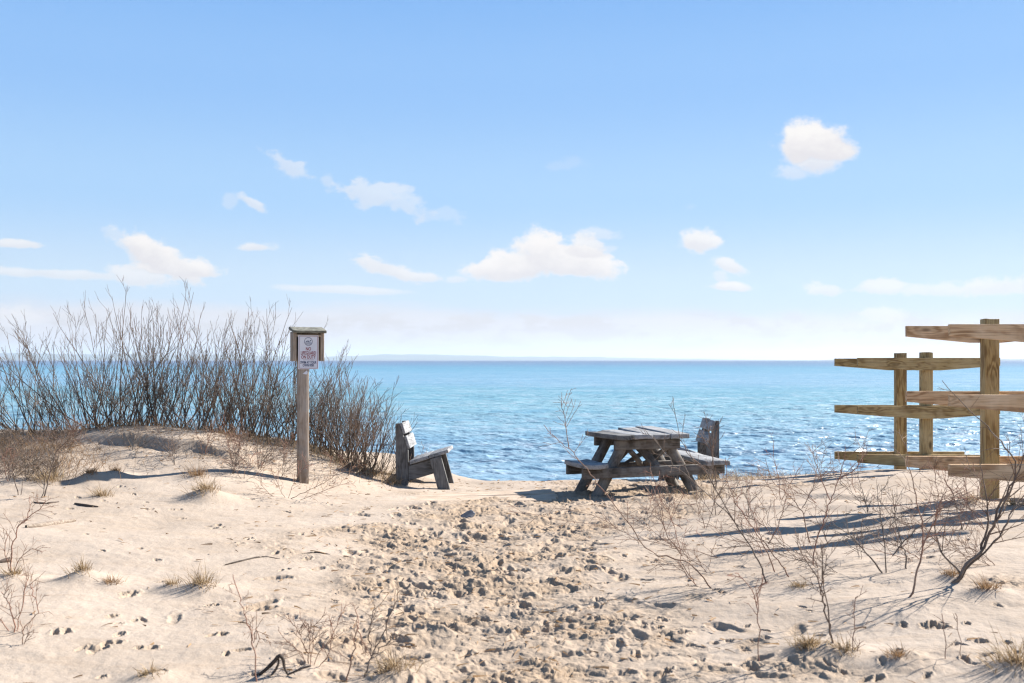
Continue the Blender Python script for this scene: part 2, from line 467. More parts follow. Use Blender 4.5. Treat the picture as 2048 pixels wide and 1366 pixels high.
M['sign_white'] = mat_simple('sign_white_enamel', (.62, .63, .68), (.70, .70, .73), 6, .4, (1, 1, 1), 0, .5)
M['sign_red'] = mat_simple('sign_red_print', (.22, .012, .02), (.26, .02, .03), 8, .5, (1, 1, 1), 0)
M['sign_navy'] = mat_simple('sign_navy_print', (.02, .03, .10), (.03, .04, .12), 8, .5, (1, 1, 1), 0)
M['bark'] = mat_bark('willow_bark', (.08, .062, .048), (.15, .12, .094), (.14, .097, .068))
M['bark_red'] = mat_bark('red_twig_bark', (.19, .115, .08), (.31, .215, .155), (.27, .13, .09))
M['bark_grey'] = mat_bark('grey_twig_bark', (.095, .072, .057), (.20, .16, .13), (.155, .10, .07))
M['root'] = mat_bark('dark_root_bark', (.035, .026, .02), (.10, .075, .058), (.07, .05, .036))
M['driftwood'] = mat_simple('driftwood_grey', (.17, .13, .10), (.30, .25, .20), 10, .9, (1, 6, 6), .006)
M['straw'] = mat_straw('straw_blades', (.26, .175, .095), (.42, .31, .18), (.13, .085, .05))
M['straw_brown'] = mat_straw('brown_dry_blades', (.20, .12, .065), (.36, .23, .12), (.12, .075, .045))
M['stone'] = mat_simple('slate_grey', (.07, .075, .09), (.14, .145, .16), 12, .6)
M['plank'] = mat_wood('sandy_boardwalk_wood', (.36, .28, .21), (.48, .375, .28), (.54, .43, .33), .15, .95, 6)
M['hill'] = mat_simple('wooded_hill', (.035, .05, .035), (.06, .075, .05), .004, .95, (1, 1, 1), 0)
M['shore'] = mat_simple('wooded_shore', (.03, .04, .035), (.05, .055, .045), .004, .95, (1, 1, 1), 0)

build_sand()

# ------------------------------------------------------------------ water
def build_water():
    hcam = CAMZ - SEA
    half = R(41); nd = 1420
    th = np.concatenate([np.linspace(-half, half, nd), np.linspace(half, 2 * math.pi - half, 62)[1:-1]])
    rows = np.arange(hcam * F / 14.0, 9.0, -.52)          # photo rows below the horizon
    rr = np.concatenate([hcam * F / rows, np.geomspace(hcam * F / 8.6, 34000, 46)])
    dr = np.gradient(rr)
    Rg, Tg = np.meshgrid(rr, th, indexing='ij')
    x = Rg * np.sin(Tg); y = Rg * np.cos(Tg)
    DR = dr[:, None] * np.ones_like(x)
    z = np.zeros_like(x); rnd = random.Random(3)
    sel = np.nonzero(rr < 900)[0][-1] + 1
    xs, ys, drs = x[:sel], y[:sel], DR[:sel]
    gust = .75 + .6 * fbm(xs * .03, ys * .05, 3, 70)
    zz = np.zeros_like(xs)
    for i in range(64):
        lam = .24 * (6.0 ** (i / 63.0))
        ang = R(-97) + max(-1.1, min(1.1, rnd.gauss(0, .6)))
        k = 2 * math.pi / lam
        a = .0125 * lam ** .80 * rnd.uniform(.5, 1.2)
        ph = (xs * math.cos(ang) + ys * math.sin(ang)) * k + rnd.uniform(0, 6.28)
        fade = sstep(.8, .3, drs * .85 / lam)
        s = .5 + .5 * np.sin(ph)
        zz += a * fade * (np.power(s, 1.6) - .4)
    z[:sel] = zz * np.clip(gust, .3, 1.5)
    v = np.stack([x, y, z + SEA], -1).reshape(-1, 3)
    nr, nt = len(rr), len(th)
    i = np.arange(nr - 1)[:, None] * nt; j = np.arange(nt)[None, :]; j2 = (j + 1) % nt
    f = np.stack([i + j, i + j2, i + nt + j2, i + nt + j], -1).reshape(-1, 4)[:, ::-1]
    # land side: keep only the part seaward of the beach
    cy = y.reshape(-1)[f].max(1)
    f = f[cy > 12]
    me = np_mesh('water', v, f)
    return tag(link('water', me, M['water']), 'blue green lake water with small wind waves', None, None, 'structure')
build_water()

# ------------------------------------------------------------------ far shores
def build_ridge(name, prof, D, depth, mat, label, seed):
    """a long wooded ridge: prof = (photo x, photo height px above the waterline), real size at distance D"""
    xs = np.linspace(prof[0][0], prof[-1][0], 420)
    hp = np.interp(xs, [p[0] for p in prof], [p[1] for p in prof])
    X = (xs - 1024) / F * D
    n = fbm(xs * .012, xs * 0 + .3, 5, seed, .6)
    h = np.maximum(hp * (1 + .13 * n) + .35 * n, 0) / F * D
    prof_d = [0, .12, .3, .55, .8, 1.0]; prof_h = [-.02, .35, .75, 1.0, .7, -.02]
    V = []
    for d, q in zip(prof_d, prof_h):
        nn = 1 + .2 * fbm(xs * .02, xs * 0 + d * 7, 3, seed + 3)
        zz = SEA - 1.0 + (h + 1.0) * q * (nn if 0 < q < 1 else 1)
        V.append(np.stack([X * (1 + d * depth / D), np.full_like(X, D + d * depth), zz], -1))
    V = np.array(V); a, b = V.shape[:2]
    i = np.arange(a - 1)[:, None] * b; j = np.arange(b - 1)[None, :]
    f = np.stack([i + j, i + j + 1, i + b + j + 1, i + b + j], -1).reshape(-1, 4)
    return tag(link(name, np_mesh(name, V.reshape(-1, 3), f), mat), label, None, None, 'structure')

build_ridge('hills', [(-900,10),(-500,20),(-100,15),(0,17),(120,15),(250,14),(330,12),(400,13),(480,10),(560,9),(660,8.5),(740,11),(820,13.5),(900,12.5),(1000,10),(1100,8),(1220,6.5),(1350,4.5),(1450,2.5),(1560,0)], 9500, 2500, M['hill'], 'long low blue hills across the lake on the left', 4)
build_ridge('headland', [(1640,0),(1668,2.0),(1700,2.3),(1850,1.8),(1950,2.2),(2000,2.8),(2048,3.2),(2200,4),(2500,6),(2700,0)], 5200, 600, M['shore'], 'thin dark strip of far shore on the right horizon', 9)

# ------------------------------------------------------------------ boards
def frame_from(p0, p1, up):
    x = (Vector(p1) - Vector(p0)); L = x.length; x.normalize()
    up = Vector(up); y = up.cross(x); y.normalize(); z = x.cross(y)
    return Matrix(((x[0], y[0], z[0], p0[0]), (x[1], y[1], z[1], p0[1]), (x[2], y[2], z[2], p0[2]), (0, 0, 0, 1))), L

def bevel(o, w=.004, seg=2):
    b = o.modifiers.new('bevel', 'BEVEL'); b.width = w; b.segments = seg; b.limit_method = 'ANGLE'; b.angle_limit = R(35)
    return o

def board(name, parent, p0, p1, w, t, mat, up=(0, 0, 1), warp=0.0, bev=.005, seed=None, nx=10, cup=0.0):
    """sawn board from p0 to p1 (axis = centre line), width w across, thickness t along up; slightly uneven"""
    mtx, L = frame_from(p0, p1, up)
    rnd = random.Random(hash((round(p0[0], 3), round(p1[2], 3), name)) if seed is None else seed)
    ys = [-.5, -.17, .17, .5]
    V = []
    ph = rnd.uniform(0, 6)
    for i in range(nx + 1):
        s = i / nx
        dz = warp * math.sin(s * 3.1 + ph); dy = warp * .5 * math.sin(s * 2.3 + ph * 2)
        for k in (-.5, .5):
            for q in ys:
                V.append((s * L + (rnd.uniform(-.003, .003) if i in (0, nx) else 0), q * w + dy, k * t + dz + cup * (4 * q * q - .5)))
    def id_(i, k, q): return i * 8 + k * 4 + q
    Fc = []
    for i in range(nx):
        for q in range(3):
            Fc.append((id_(i, 1, q), id_(i + 1, 1, q), id_(i + 1, 1, q + 1), id_(i, 1, q + 1)))
            Fc.append((id_(i, 0, q), id_(i, 0, q + 1), id_(i + 1, 0, q + 1), id_(i + 1, 0, q)))
        Fc.append((id_(i, 0, 0), id_(i + 1, 0, 0), id_(i + 1, 1, 0), id_(i, 1, 0)))
        Fc.append((id_(i, 0, 3), id_(i, 1, 3), id_(i + 1, 1, 3), id_(i + 1, 0, 3)))
    for q in range(3):
        Fc.append((id_(0, 0, q), id_(0, 1, q), id_(0, 1, q + 1), id_(0, 0, q + 1)))
        Fc.append((id_(nx, 0, q), id_(nx, 0, q + 1), id_(nx, 1, q + 1), id_(nx, 1, q)))
    me = np_mesh(name, np.array(V), np.array(Fc), False)
    o = link(name, me, mat, parent); o.matrix_local = mtx
    return bevel(o, bev)

def prism(name, parent, poly, y0, y1, mat, bev=.004, grain='z'):
    """board with an outline poly in the parent's XZ plane, from y0 to y1; mesh turned so that the grain runs along local X"""
    n = len(poly)
    V = [(p[0], y0, p[1]) for p in poly] + [(p[0], y1, p[1]) for p in poly]
    me = bpy.data.meshes.new(name)
    Fc = [tuple(range(n)), tuple(range(2 * n - 1, n - 1, -1))] + [(i, i + n, (i + 1) % n + n, (i + 1) % n) for i in range(n)]
    if grain == 'z':
        V = [(v[2], v[1], -v[0]) for v in V]; mtx = Matrix.Rotation(-math.pi / 2, 4, 'Y')
    else: mtx = Matrix.Identity(4)
    me.from_pydata(V, [], Fc); me.update()
    import bmesh
    bm = bmesh.new(); bm.from_mesh(me); bmesh.ops.recalc_face_normals(bm, faces=bm.faces); bm.to_mesh(me); bm.free()
    o = link(name, me, mat, parent); o.matrix_local = mtx
    return bevel(o, bev)

def log(name, parent, p0, p1, r0, r1, mat, seed=0, sides=14):
    mtx, L = frame_from(p0, p1, (0, 1, .01))
    rnd = random.Random(seed); nx = 12; V = []; ph = [rnd.uniform(0, 6.28) for _ in range(4)]
    for i in range(nx + 1):
        s = i / nx; r = r0 + (r1 - r0) * s
        oy = .006 * math.sin(s * 4 + ph[0]); oz = .006 * math.sin(s * 3.3 + ph[1])
        for k in range(sides):
            a = 2 * math.pi * k / sides
            q = r * (1 + .06 * math.sin(2 * a + ph[2] + s) + .05 * math.sin(5 * a + s * 5 + ph[3]))
            V.append((s * L, oy + q * math.cos(a), oz + q * math.sin(a)))
    Fc = [(i * sides + k, i * sides + (k + 1) % sides, (i + 1) * sides + (k + 1) % sides, (i + 1) * sides + k) for i in range(nx) for k in range(sides)]
    me = bpy.data.meshes.new(name)
    Fc = [tuple(reversed(q)) for q in Fc] + [tuple(range(sides)), tuple(range((nx + 1) * sides - 1, nx * sides - 1, -1))]
    me.from_pydata(V, [], Fc); me.update()
    import bmesh
    bm = bmesh.new(); bm.from_mesh(me); bmesh.ops.recalc_face_normals(bm, faces=bm.faces); bm.to_mesh(me); bm.free()
    for p in me.polygons: p.use_smooth = len(p.vertices) == 4
    o = link(name, me, mat, parent); o.matrix_local = mtx
    return o

# ------------------------------------------------------------------ kayak racks
def rack(label, posts, arms, mat_arm, mat_post):
    """posts: (X, Y, top z); arms: (X left, X right, Y, [z tops]) on the outer face of each post"""
    bx = (posts[0][0] + posts[1][0]) / 2; by = (posts[0][1] + posts[1][1]) / 2
    root = empty('kayak_rack', (bx, by, H(bx, by)), label, 'kayak rack', 'wooden kayak racks')
    bz = root.location.z
    for (X, Y, zt) in posts:
        g = H(X, Y)
        board('post', root, (X - bx, Y - by, g - bz - .5), (X - bx, Y - by, zt - bz), .113, .089, mat_post, (0, -1, 0), .0, .005)
    for (xl, xr, Y, tops) in arms:
        for zt in tops:
            xm = (xl + xr) / 2; z = zt - bz; w = xr - xl; x0 = xl - bx; x1 = xr - bx; c = xm - bx
            poly = [(x0, z), (x1, z), (x1, z - .083), (c + .12, z - .132), (c - .12, z - .132), (x0, z - .083)]
            prism('arm', root, poly, Y - by - .019, Y - by + .019, mat_arm, .003, 'x')
    return root

rack('tan kayak rack standing on the sand crest, farther and smaller of the two', [(4.33, 11.10, 1.358), (4.367, 10.50, 1.362)],
     [(3.62, 5.07, 11.166, [1.297, .775, .253]), (3.62, 5.11, 10.434, [1.303, .798, .287])], M['treated'], M['treated'])
rack('big near kayak rack with pinkish new arms, cut off by the right edge', [(3.714, 7.74, 1.599), (3.84, 7.22, 1.603)],
     [(3.09, 4.34, 7.806, [1.547, 1.036, .526]), (3.14, 4.54, 7.154, [1.537, 1.03, .531])], M['treated_pink'], M['treated'])

# ------------------------------------------------------------------ benches
def bench(label, loc, rotz, L):
    """facing local +X, its length along local Y"""
    root = empty('bench', loc, label, 'bench', 'weathered wooden benches', rotz)
    for y in (0, L - .045):
        prism('back_post', root, [(0, -.3), (0, .64), (.037, .645), (.132, .357), (.132, -.3)], y, y + .045, M['weathered'])
        prism('seat_rail', root, [(.134, .195), (.43, .285), (.43, .130), (.134, .04)], y + .006, y + .043, M['weathered'], .004, 'x')
        prism('front_leg', root, [(.363, .274), (.48, .308), (.575, -.04), (.65, -.3), (.52, -.3), (.439, -.008)], y - .047, y - .002, M['weathered'])
    # back slats on the slanted front edge
    d = Vector((.132 - .037, 0, .357 - .645)); d.normalize(); nrm = Vector((-d.z, 0, d.x))
    for a, b in ((.005, .125), (.148, .285)):
        w = b - a; c = Vector((.037, 0, .645)) + d * (a + b) / 2 + nrm * .017
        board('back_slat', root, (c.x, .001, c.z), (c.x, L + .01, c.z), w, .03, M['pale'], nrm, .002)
    s = Vector((.553 - .15, 0, .357 - .235)); sl = s.length; s.normalize(); up = Vector((-s.z, 0, s.x))
    for a, b in ((0, .205), (.212, sl)):
        c = Vector((.15, 0, .235)) + s * (a + b) / 2 - up * .0
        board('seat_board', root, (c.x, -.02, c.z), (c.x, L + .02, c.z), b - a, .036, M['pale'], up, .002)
    return root
bx, by = X_(791, 10.4), 10.4
bench('short weathered bench facing right, half sunk in sand beside the willow thicket', (bx, by, Z_(970, by)), R(-2), .50)
bench('short weathered bench half hidden behind the picnic table, facing left', (X_(1437, 11.0), 11.55, Z_(958, 11.0)), R(181), .55)

# ------------------------------------------------------------------ picnic table
def picnic_table():
    # local X to the right along the near end, local Y along the planks, z = 0 at the sand
    ox, oy = X_(1231, 9.2), 9.2
    root = empty('picnic_table', (ox, oy, Z_(998, oy)), 'weathered picnic table on log legs, sunk in the trampled sand', 'picnic table', None, R(17))
    W, L, zt = .76, .82, .585
    n = 4; pw = W / n
    for i in range(n):
        x = pw * (i + .5); lift = (.000, .002, .004, .008)[i]; far = (-.012, -.002, .010, .024)[i]
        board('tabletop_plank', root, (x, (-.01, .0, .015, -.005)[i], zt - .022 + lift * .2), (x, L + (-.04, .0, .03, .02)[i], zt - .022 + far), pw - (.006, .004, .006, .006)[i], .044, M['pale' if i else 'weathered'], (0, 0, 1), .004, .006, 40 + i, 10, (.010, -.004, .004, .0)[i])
    for y in (.12, .62):
        board('top_cleat', root, (.04, y, zt - .098), (W - .05, y, zt - .098), .05, .09, M['log'], (0, 0, 1), 0)
    fr = ((.16, .0), (.58, .0))
    for (y, q) in fr:
        log('leg', root, (-.25, y, -.25), (.17, y, zt - .05), .056, .052, M['log'], int(y * 100) + 1)
        log('leg', root, (W + .27, y, -.25), (W - .17, y, zt - .05), .056, .050, M['log'], int(y * 100) + 2)
        board('seat_beam', root, (-.30, y - .085, .235), (W + .40, y - .085, .235), .045, .095, M['log'], (0, 0, 1), .003)
    # diagonal braces from the tabletop down to the beams
    log('brace', root, (.20, .13, .43), (.44, .36, .24), .025, .027, M['log'], 11)
    log('brace', root, (W - .17, .13, .46), (.42, .38, .24), .027, .027, M['log'], 12)
    log('brace', root, (.32, .36, zt - .06), (.50, .12, .24), .042, .042, M['log'], 13)
    log('brace', root, (.40, .40, zt - .06), (.20, .60, .24), .040, .038, M['log'], 14)
    log('brace', root, (W - .1, .56, .42), (.34, .60, .24), .025, .025, M['log'], 15)
    # seats
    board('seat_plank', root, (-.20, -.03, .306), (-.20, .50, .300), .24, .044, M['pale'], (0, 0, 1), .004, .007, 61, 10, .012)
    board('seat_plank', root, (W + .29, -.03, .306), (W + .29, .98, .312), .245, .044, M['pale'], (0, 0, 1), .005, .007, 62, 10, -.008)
    return root
picnic_table()

# ------------------------------------------------------------------ half-buried boardwalk
def boardwalk():
    x0, x1 = X_(700, 9.4), X_(1108, 9.6)
    ys = [8.95, 9.12, 9.29, 9.46, 9.63]
    root = empty('boardwalk', ((x0 + x1) / 2, 9.3, 0), 'bleached boardwalk planks half buried in sand left of the picnic table', 'boardwalk')
    for i, y in enumerate(ys):
        g0, g1 = H(x0, y), H(x1 - .1, y); gm = H((x0 + x1) / 2, y)
        e = (-.05, 0, .02, .0, -.02)[i]
        lift = (-.006, .0, .004, .003, .014)[i]
        board('plank', root, (x0 - root.location.x, y - 9.3, min(g0, gm) - .03), (x1 - root.location.x + e, y - 9.3, g1 + lift), .155, .04, M['plank'], (0, 0, 1), .004)
boardwalk()

# ------------------------------------------------------------------ sign
def text_mesh(body, size, xs, bold=.0):
    cu = bpy.data.curves.new('t', 'FONT'); cu.body = body; cu.size = size; cu.align_x = 'CENTER'; cu.align_y = 'CENTER'
    cu.extrude = .0006; cu.offset = bold; cu.resolution_u = 3; cu.space_character = 1.02
    ob = bpy.data.objects.new('t', cu); COL.objects.link(ob)
    bpy.context.view_layer.update()
    me = bpy.data.meshes.new_from_object(ob.evaluated_get(bpy.context.evaluated_depsgraph_get()))
    bpy.data.objects.remove(ob); bpy.data.curves.remove(cu)
    for v in me.vertices: v.co.x *= xs
    return me

def stand_up(me, x, z, y):
    """text lies in XY; stand it up facing local -Y at (x, y, z)"""
    for v in me.vertices:
        a, b, c = v.co; v.co = (x + a, y - c, z + b)
    return me

def join_tris(name, V, Fc):
    me = bpy.data.meshes.new(name); me.from_pydata(V, [], Fc); me.update(); return me

def sign():
    Y = 9.5; x = X_(610, Y)
    root = empty('lifeguard_sign', (x, Y, Z_(966, Y)), 'white no lifeguard sign in a roofed frame on a wooden post', 'sign', None, R(27))
    k = Y / F                                   # metres per photo pixel here
    def z(py): return (966 - py) * k
    board('post', root, (-.02, 0, -.35), (-.02, 0, z(675)), .094, .094, M['post'], (0, -1, 0), 0, .006)
    zb, zt = z(722), z(664)
    cx = .025
    for sx in (-.134, .134):
        board('side_board', root, (cx + sx, .005, zb), (cx + sx, .005, zt - .006), .10, .034, M['post'], (1, 0, 0), 0, .003)
    board('back_board', root, (cx, .062, zb + .004), (cx, .062, zt), .30, .014, M['post'], (0, -1, 0), 0, .002)
    # shed roof board, sloping down to the front
    board('roof', root, (cx - .162, -.005, zt + .020), (cx + .162, -.005, zt + .020), .165, .026, M['mossy'], (0, -.24, .97), .002, .004)
    # plate
    pw, ph = .196, .322; px_, pz = cx - .006, z(704.5); py_ = -.0505
    board('cross_rail', root, (cx - .117, -.035, zt - .035), (cx + .117, -.035, zt - .035), .028, .022, M['post'], (0, 0, 1), 0, .002)
    pl = prism('sign_plate', root, [(px_ - pw / 2, pz - ph / 2), (px_ + pw / 2, pz - ph / 2), (px_ + pw / 2, pz + ph / 2), (px_ - pw / 2, pz + ph / 2)], py_, py_ + .004, M['sign_white'], .0012, 'x')
    yf = py_ - .0008
    V = []; Fc = []
    a, b, t = pw / 2 - .009, ph / 2 - .009, .0016
    for (sx, sz, lx, lz) in ((0, b, a, t), (0, -b, a, t), (a, 0, t, b), (-a, 0, t, b)):
        q = len(V)
        for yy in (yf, yf + .0007):
            V += [(px_ + sx - lx, yy, pz + sz - lz), (px_ + sx + lx, yy, pz + sz - lz), (px_ + sx + lx, yy, pz + sz + lz), (px_ + sx - lx, yy, pz + sz + lz)]
        Fc += [(q, q + 1, q + 2, q + 3)] + [(q + i, q + 4 + i, q + 4 + (i + 1) % 4, q + (i + 1) % 4) for i in range(4)]
        if sx == 0: yf -= .0001
    link('border_line', join_tris('border_line', V, Fc), M['sign_red'], pl)
    def px2z(py): return z(py)
    for i, (body, size, py, xs, mat) in enumerate((('NO', .046, 698.2, .70, 'sign_red'), ('LIFEGUARD', .046, 706.4, .615, 'sign_red'), ('ON DUTY', .046, 714.4, .66, 'sign_red'), ('SWIM AT YOUR', .034, 725.0, .63, 'sign_navy'), ('OWN RISK', .034, 730.8, .66, 'sign_navy'))):
        me = stand_up(text_mesh(body, size, xs, .0007), px_, px2z(py), py_ - .0007)
        link('lettering', me, M[mat], pl)
    V = [(px_ - .054, yf, px2z(719.8) - .0014), (px_ + .054, yf, px2z(719.8) - .0014), (px_ + .054, yf, px2z(719.8) + .0014), (px_ - .054, yf, px2z(719.8) + .0014)]
    link('divider_line', join_tris('divider_line', V, [(0, 1, 2, 3)]), M['sign_red'], pl)
    # round emblem: ring, swimmer over waves
    V = []; Fc = []; cz = px2z(683.2); r1, r0 = .040, .0362; yy = py_ - .0011
    def pt(u, w): return (px_ + u, yy, cz + w)
    n = 40
    for i in range(n):
        t = 2 * math.pi * i / n; V += [pt(r1 * math.cos(t), r1 * math.sin(t)), pt(r0 * math.cos(t), r0 * math.sin(t))]
    Fc += [(2 * i, 2 * ((i + 1) % n), 2 * ((i + 1) % n) + 1, 2 * i + 1) for i in range(n)]
    q = len(V); V.append(pt(.0205, .0085)); hr = .0062
    V += [pt(.0205 + hr * math.cos(2 * math.pi * i / 16), .0085 + hr * math.sin(2 * math.pi * i / 16)) for i in range(16)]
    Fc += [(q, q + 1 + i, q + 1 + (i + 1) % 16) for i in range(16)]
    q = len(V); body = [(-.026, -.003), (-.016, .006), (-.004, .009), (.004, .005), (.013, -.003), (.006, -.0065), (-.002, .0), (-.009, .001), (-.020, -.006)]
    V += [pt(*p) for p in body]; Fc.append(tuple(range(q, q + len(body))))
    for row, wz in enumerate((-.0105, -.0185, -.026)):
        hw = (.034, .030, .023)[row]; m = 24; q = len(V)
        for i in range(m + 1):
            u = -hw + 2 * hw * i / m; w = wz + .0022 * math.sin(u * 420)
            V += [pt(u, w - .0013), pt(u, w + .0013)]
        Fc += [(q + 2 * i, q + 2 * i + 2, q + 2 * i + 3, q + 2 * i + 1) for i in range(m)]
    link('swimmer_emblem', join_tris('swimmer_emblem', V, Fc), M['sign_navy'], pl)
    # small torn sticker below the plate
    zc = z(746)
    prism('torn_sticker', root, [(-.035, zc - .006), (.004, zc - .014), (.014, zc + .004), (.006, zc + .026), (-.012, zc + .012)], -.0485, -.0472, M['sign_white'], .0003, 'x')
sign()

# ------------------------------------------------------------------ woody plants
class Tubes:
    def __init__(self): self.g = {}
    def add(self, pts, rad): self.g.setdefault(len(pts), []).append((pts, rad))
    def build(self, name, origin, mat, parent, sides=5):
        VV = []; FF = []; off = 0
        for n, L in self.g.items():
            P = np.array([[tuple(p) for p in a[0]] for a in L], float) - np.array(origin)
            Rr = np.array([a[1] for a in L], float)
            T = np.gradient(P, axis=1); T /= np.linalg.norm(T, axis=2, keepdims=True) + 1e-9
            ref = np.where(np.abs(T[..., :1]) > .9, np.array([0, 1., 0]), np.array([1., 0, 0]))
            A = np.cross(T, ref); A /= np.linalg.norm(A, axis=2, keepdims=True) + 1e-9
            B = np.cross(T, A)
            an = np.arange(sides) * 2 * math.pi / sides
            V = P[:, :, None, :] + Rr[:, :, None, None] * (A[:, :, None, :] * np.cos(an)[None, None, :, None] + B[:, :, None, :] * np.sin(an)[None, None, :, None])
            m = len(L)
            VV.append(V.reshape(-1, 3))
            a = (np.arange(m) * n * sides)[:, None, None] + (np.arange(n - 1) * sides)[None, :, None]
            k = np.arange(sides)[None, None, :]; k2 = (k + 1) % sides
            FF.append(np.stack([a + k, a + k2, a + sides + k2, a + sides + k], -1).reshape(-1, 4) + off)
            off += m * n * sides
        if not VV: return None
        me = np_mesh(name, np.concatenate(VV), np.concatenate(FF))
        return link(name, me, mat, parent)

def rv(rnd, s): return Vector((rnd.gauss(0, s), rnd.gauss(0, s), rnd.gauss(0, s)))

def grow(tb, rnd, p, d, L, r0, r1, n, wob, lift=.0, curve=None):
    """one wandering stem; returns its points"""
    pts = [Vector(p)]; d = Vector(d).normalized(); st = L / n
    for i in range(n):
        d = (d + rv(rnd, wob) + Vector((0, 0, lift)) + (curve if curve else Vector((0, 0, 0)))).normalized()
        pts.append(pts[-1] + d * st)
    rad = [r0 + (r1 - r0) * (i / n) for i in range(n + 1)]
    tb.add(pts, rad)
    return pts, rad

def side_twigs(tb, rnd, pts, rad, count, lo, hi, lmin, lmax, depth=1, rmin=.0013, up=.10, spread=.55):
    n = len(pts) - 1
    for c in range(count):
        t = lo + (hi - lo) * ((c + rnd.random()) / count)
        i = min(int(t * n), n - 1); q = t * n - i
        p = pts[i].lerp(pts[i + 1], q); d = (pts[i + 1] - pts[i]).normalized()
        ra = (rad[i] + (rad[i + 1] - rad[i]) * q)
        side = rv(rnd, 1.0); side -= side.dot(d) * d
        if side.length < .01: continue
        side.normalize()
        L = rnd.uniform(lmin, lmax) * (1.15 - .6 * t)
        dd = d + side * rnd.uniform(.7, 1.3) * spread
        a, b = grow(tb, rnd, p, dd, L, max(rmin, ra * .62), rmin * .75, 4, .09, up)
        if depth > 0:
            side_twigs(tb, rnd, a, b, max(1, int(rnd.uniform(1.5, 4.2))), .25, .95, lmin * .45, lmax * .42, depth - 1, rmin * .9, up * .7, spread)

def shrub(px, py, Y, tips, top, n, label, seed, dens=1.0, mat='bark', low=.32):
    rnd = random.Random(seed)
    b = Vector((X_(px, Y), Y, 0)); b.z = H(b.x, b.y)
    root = empty('willow_shrub', b, label, 'shrub', 'bare willow shrubs of the dune thicket')
    trunk, crown = Tubes(), Tubes()
    for s in range(n):
        ox, oy = rnd.gauss(0, .13), rnd.gauss(0, .16)
        p = Vector((b.x + ox, b.y + oy, 0)); p.z = H(p.x, p.y) - .05
        u = rnd.random() if s > 1 else (.15, .85)[s]
        tx = tips[0] + (tips[1] - tips[0]) * u
        e = 1 - abs(2 * u - 1) ** 2.2 * .35
        f = low + (1 - low) * rnd.random() ** 1.25 if s > 2 else rnd.uniform(.9, 1.0)
        zt = Z_(top, Y) - b.z
        tip = Vector((X_(px + (tx - px) * (.5 + .5 * f) * 1.55 + rnd.gauss(0, 12), Y), Y + rnd.gauss(0, .28), b.z + zt * e * f))
        d = tip - p; L = d.length
        # leave the ground more spread, then straighten upwards
        st = Vector((d.x * 1.35 + rnd.gauss(0, .05), d.y * 1.35, d.z * .9)).normalized()
        nseg = 9; pts = [p]; dd = st
        for i in range(nseg):
            want = (tip - pts[-1]).normalized()
            dd = (dd * .55 + want * .45 + rv(rnd, .055)).normalized()
            pts.append(pts[-1] + dd * (L / nseg))
        r0 = rnd.uniform(.0042, .0085) * (.75 + .35 * f)
        rad = [r0 + (.0016 - r0) * (i / nseg) ** .8 for i in range(nseg + 1)]
        trunk.add(pts, rad)
        side_twigs(crown, rnd, pts, rad, int(rnd.uniform(4, 8) * dens), .3, .97, .14, .42, 1, .0016, .12, .5)
        for q in range(rnd.choice((0, 1, 1))):                      # a fork of nearly the same strength
            i = rnd.randint(2, 6); d = (pts[i + 1] - pts[i]).normalized()
            sd_ = Vector((rnd.gauss(0, .42), rnd.gauss(0, .3), 0))
            a, c = grow(trunk, rnd, pts[i], d + sd_, L * (1 - i / nseg) * rnd.uniform(.55, 1.0), rad[i] * .8, .0015, 7, .07, .05)
            side_twigs(crown, rnd, a, c, int(rnd.uniform(3, 6) * dens), .2, .97, .12, .36, 1, .0015, .12, .5)
    # low wiry growth round the foot
    for s in range(int(n * 1.6)):
        p = Vector((b.x + rnd.gauss(0, .2), b.y + rnd.gauss(0, .18), 0)); p.z = H(p.x, p.y) - .02
        a, c = grow(crown, rnd, p, Vector((rnd.gauss((tips[0] + tips[1] - 2 * px) / 900, .3), rnd.gauss(0, .3), 1)), rnd.uniform(.25, .75), .0036, .0014, 6, .09, .05)
        side_twigs(crown, rnd, a, c, 4, .3, .95, .08, .26, 0, .0015)
    trunk.build('trunk', b, M[mat], root, 6)
    crown.build('crown', b, M['bark_grey' if rnd.random() < .4 else mat], root, 4)
    return root

SH = [
 (20,880,10.0,(-120,30),690,12,'low bare shrub leaning out of the left edge of the thicket'),
 (90,868,10.1,(10,95),628,11,'bare shrub with long left-arching stems near the left end of the thicket'),
 (150,862,10.2,(60,150),650,11,'thin bare shrub left of the tall twin-topped stems in the thicket'),
 (205,860,10.3,(140,225),575,14,'bare shrub whose single stem tops out high at the thicket left shoulder'),
 (250,858,10.4,(205,300),558,17,'tall bare shrub with budded twin tops, highest on the left of the thicket'),
 (305,860,10.3,(270,345),585,16,'bare shrub between the two tallest tops of the thicket'),
 (355,866,10.5,(320,420),560,18,'tall dense bare shrub in the middle of the thicket'),
 (410,874,10.3,(375,460),590,18,'dense bare shrub with fine reddish twigs right of the thicket middle'),
 (462,880,10.3,(430,510),610,20,'darkest, thickest bare shrub rising from the dune shoulder'),
 (505,884,10.6,(485,560),556,16,'bare shrub with one slender stem far above the rest, left of the sign'),
 (560,890,10.5,(520,610),625,18,'bare shrub directly left of the sign post'),
 (605,897,10.7,(580,680),650,16,'bare shrub growing up behind the sign board'),
 (650,908,10.6,(610,690),700,18,'low bare shrub just right of the sign post'),
 (705,936,10.5,(640,768),722,28,'fan-shaped bare shrub leaning right towards the bench'),
 (728,943,10.7,(700,776),800,14,'lowest bare shrub at the thicket right end, beside the bench'),
]
for i, s in enumerate(SH):
    shrub(*s, 100 + i, 1.0, 'bark' if i % 3 else 'bark_grey', .32 if i < 13 else .55)

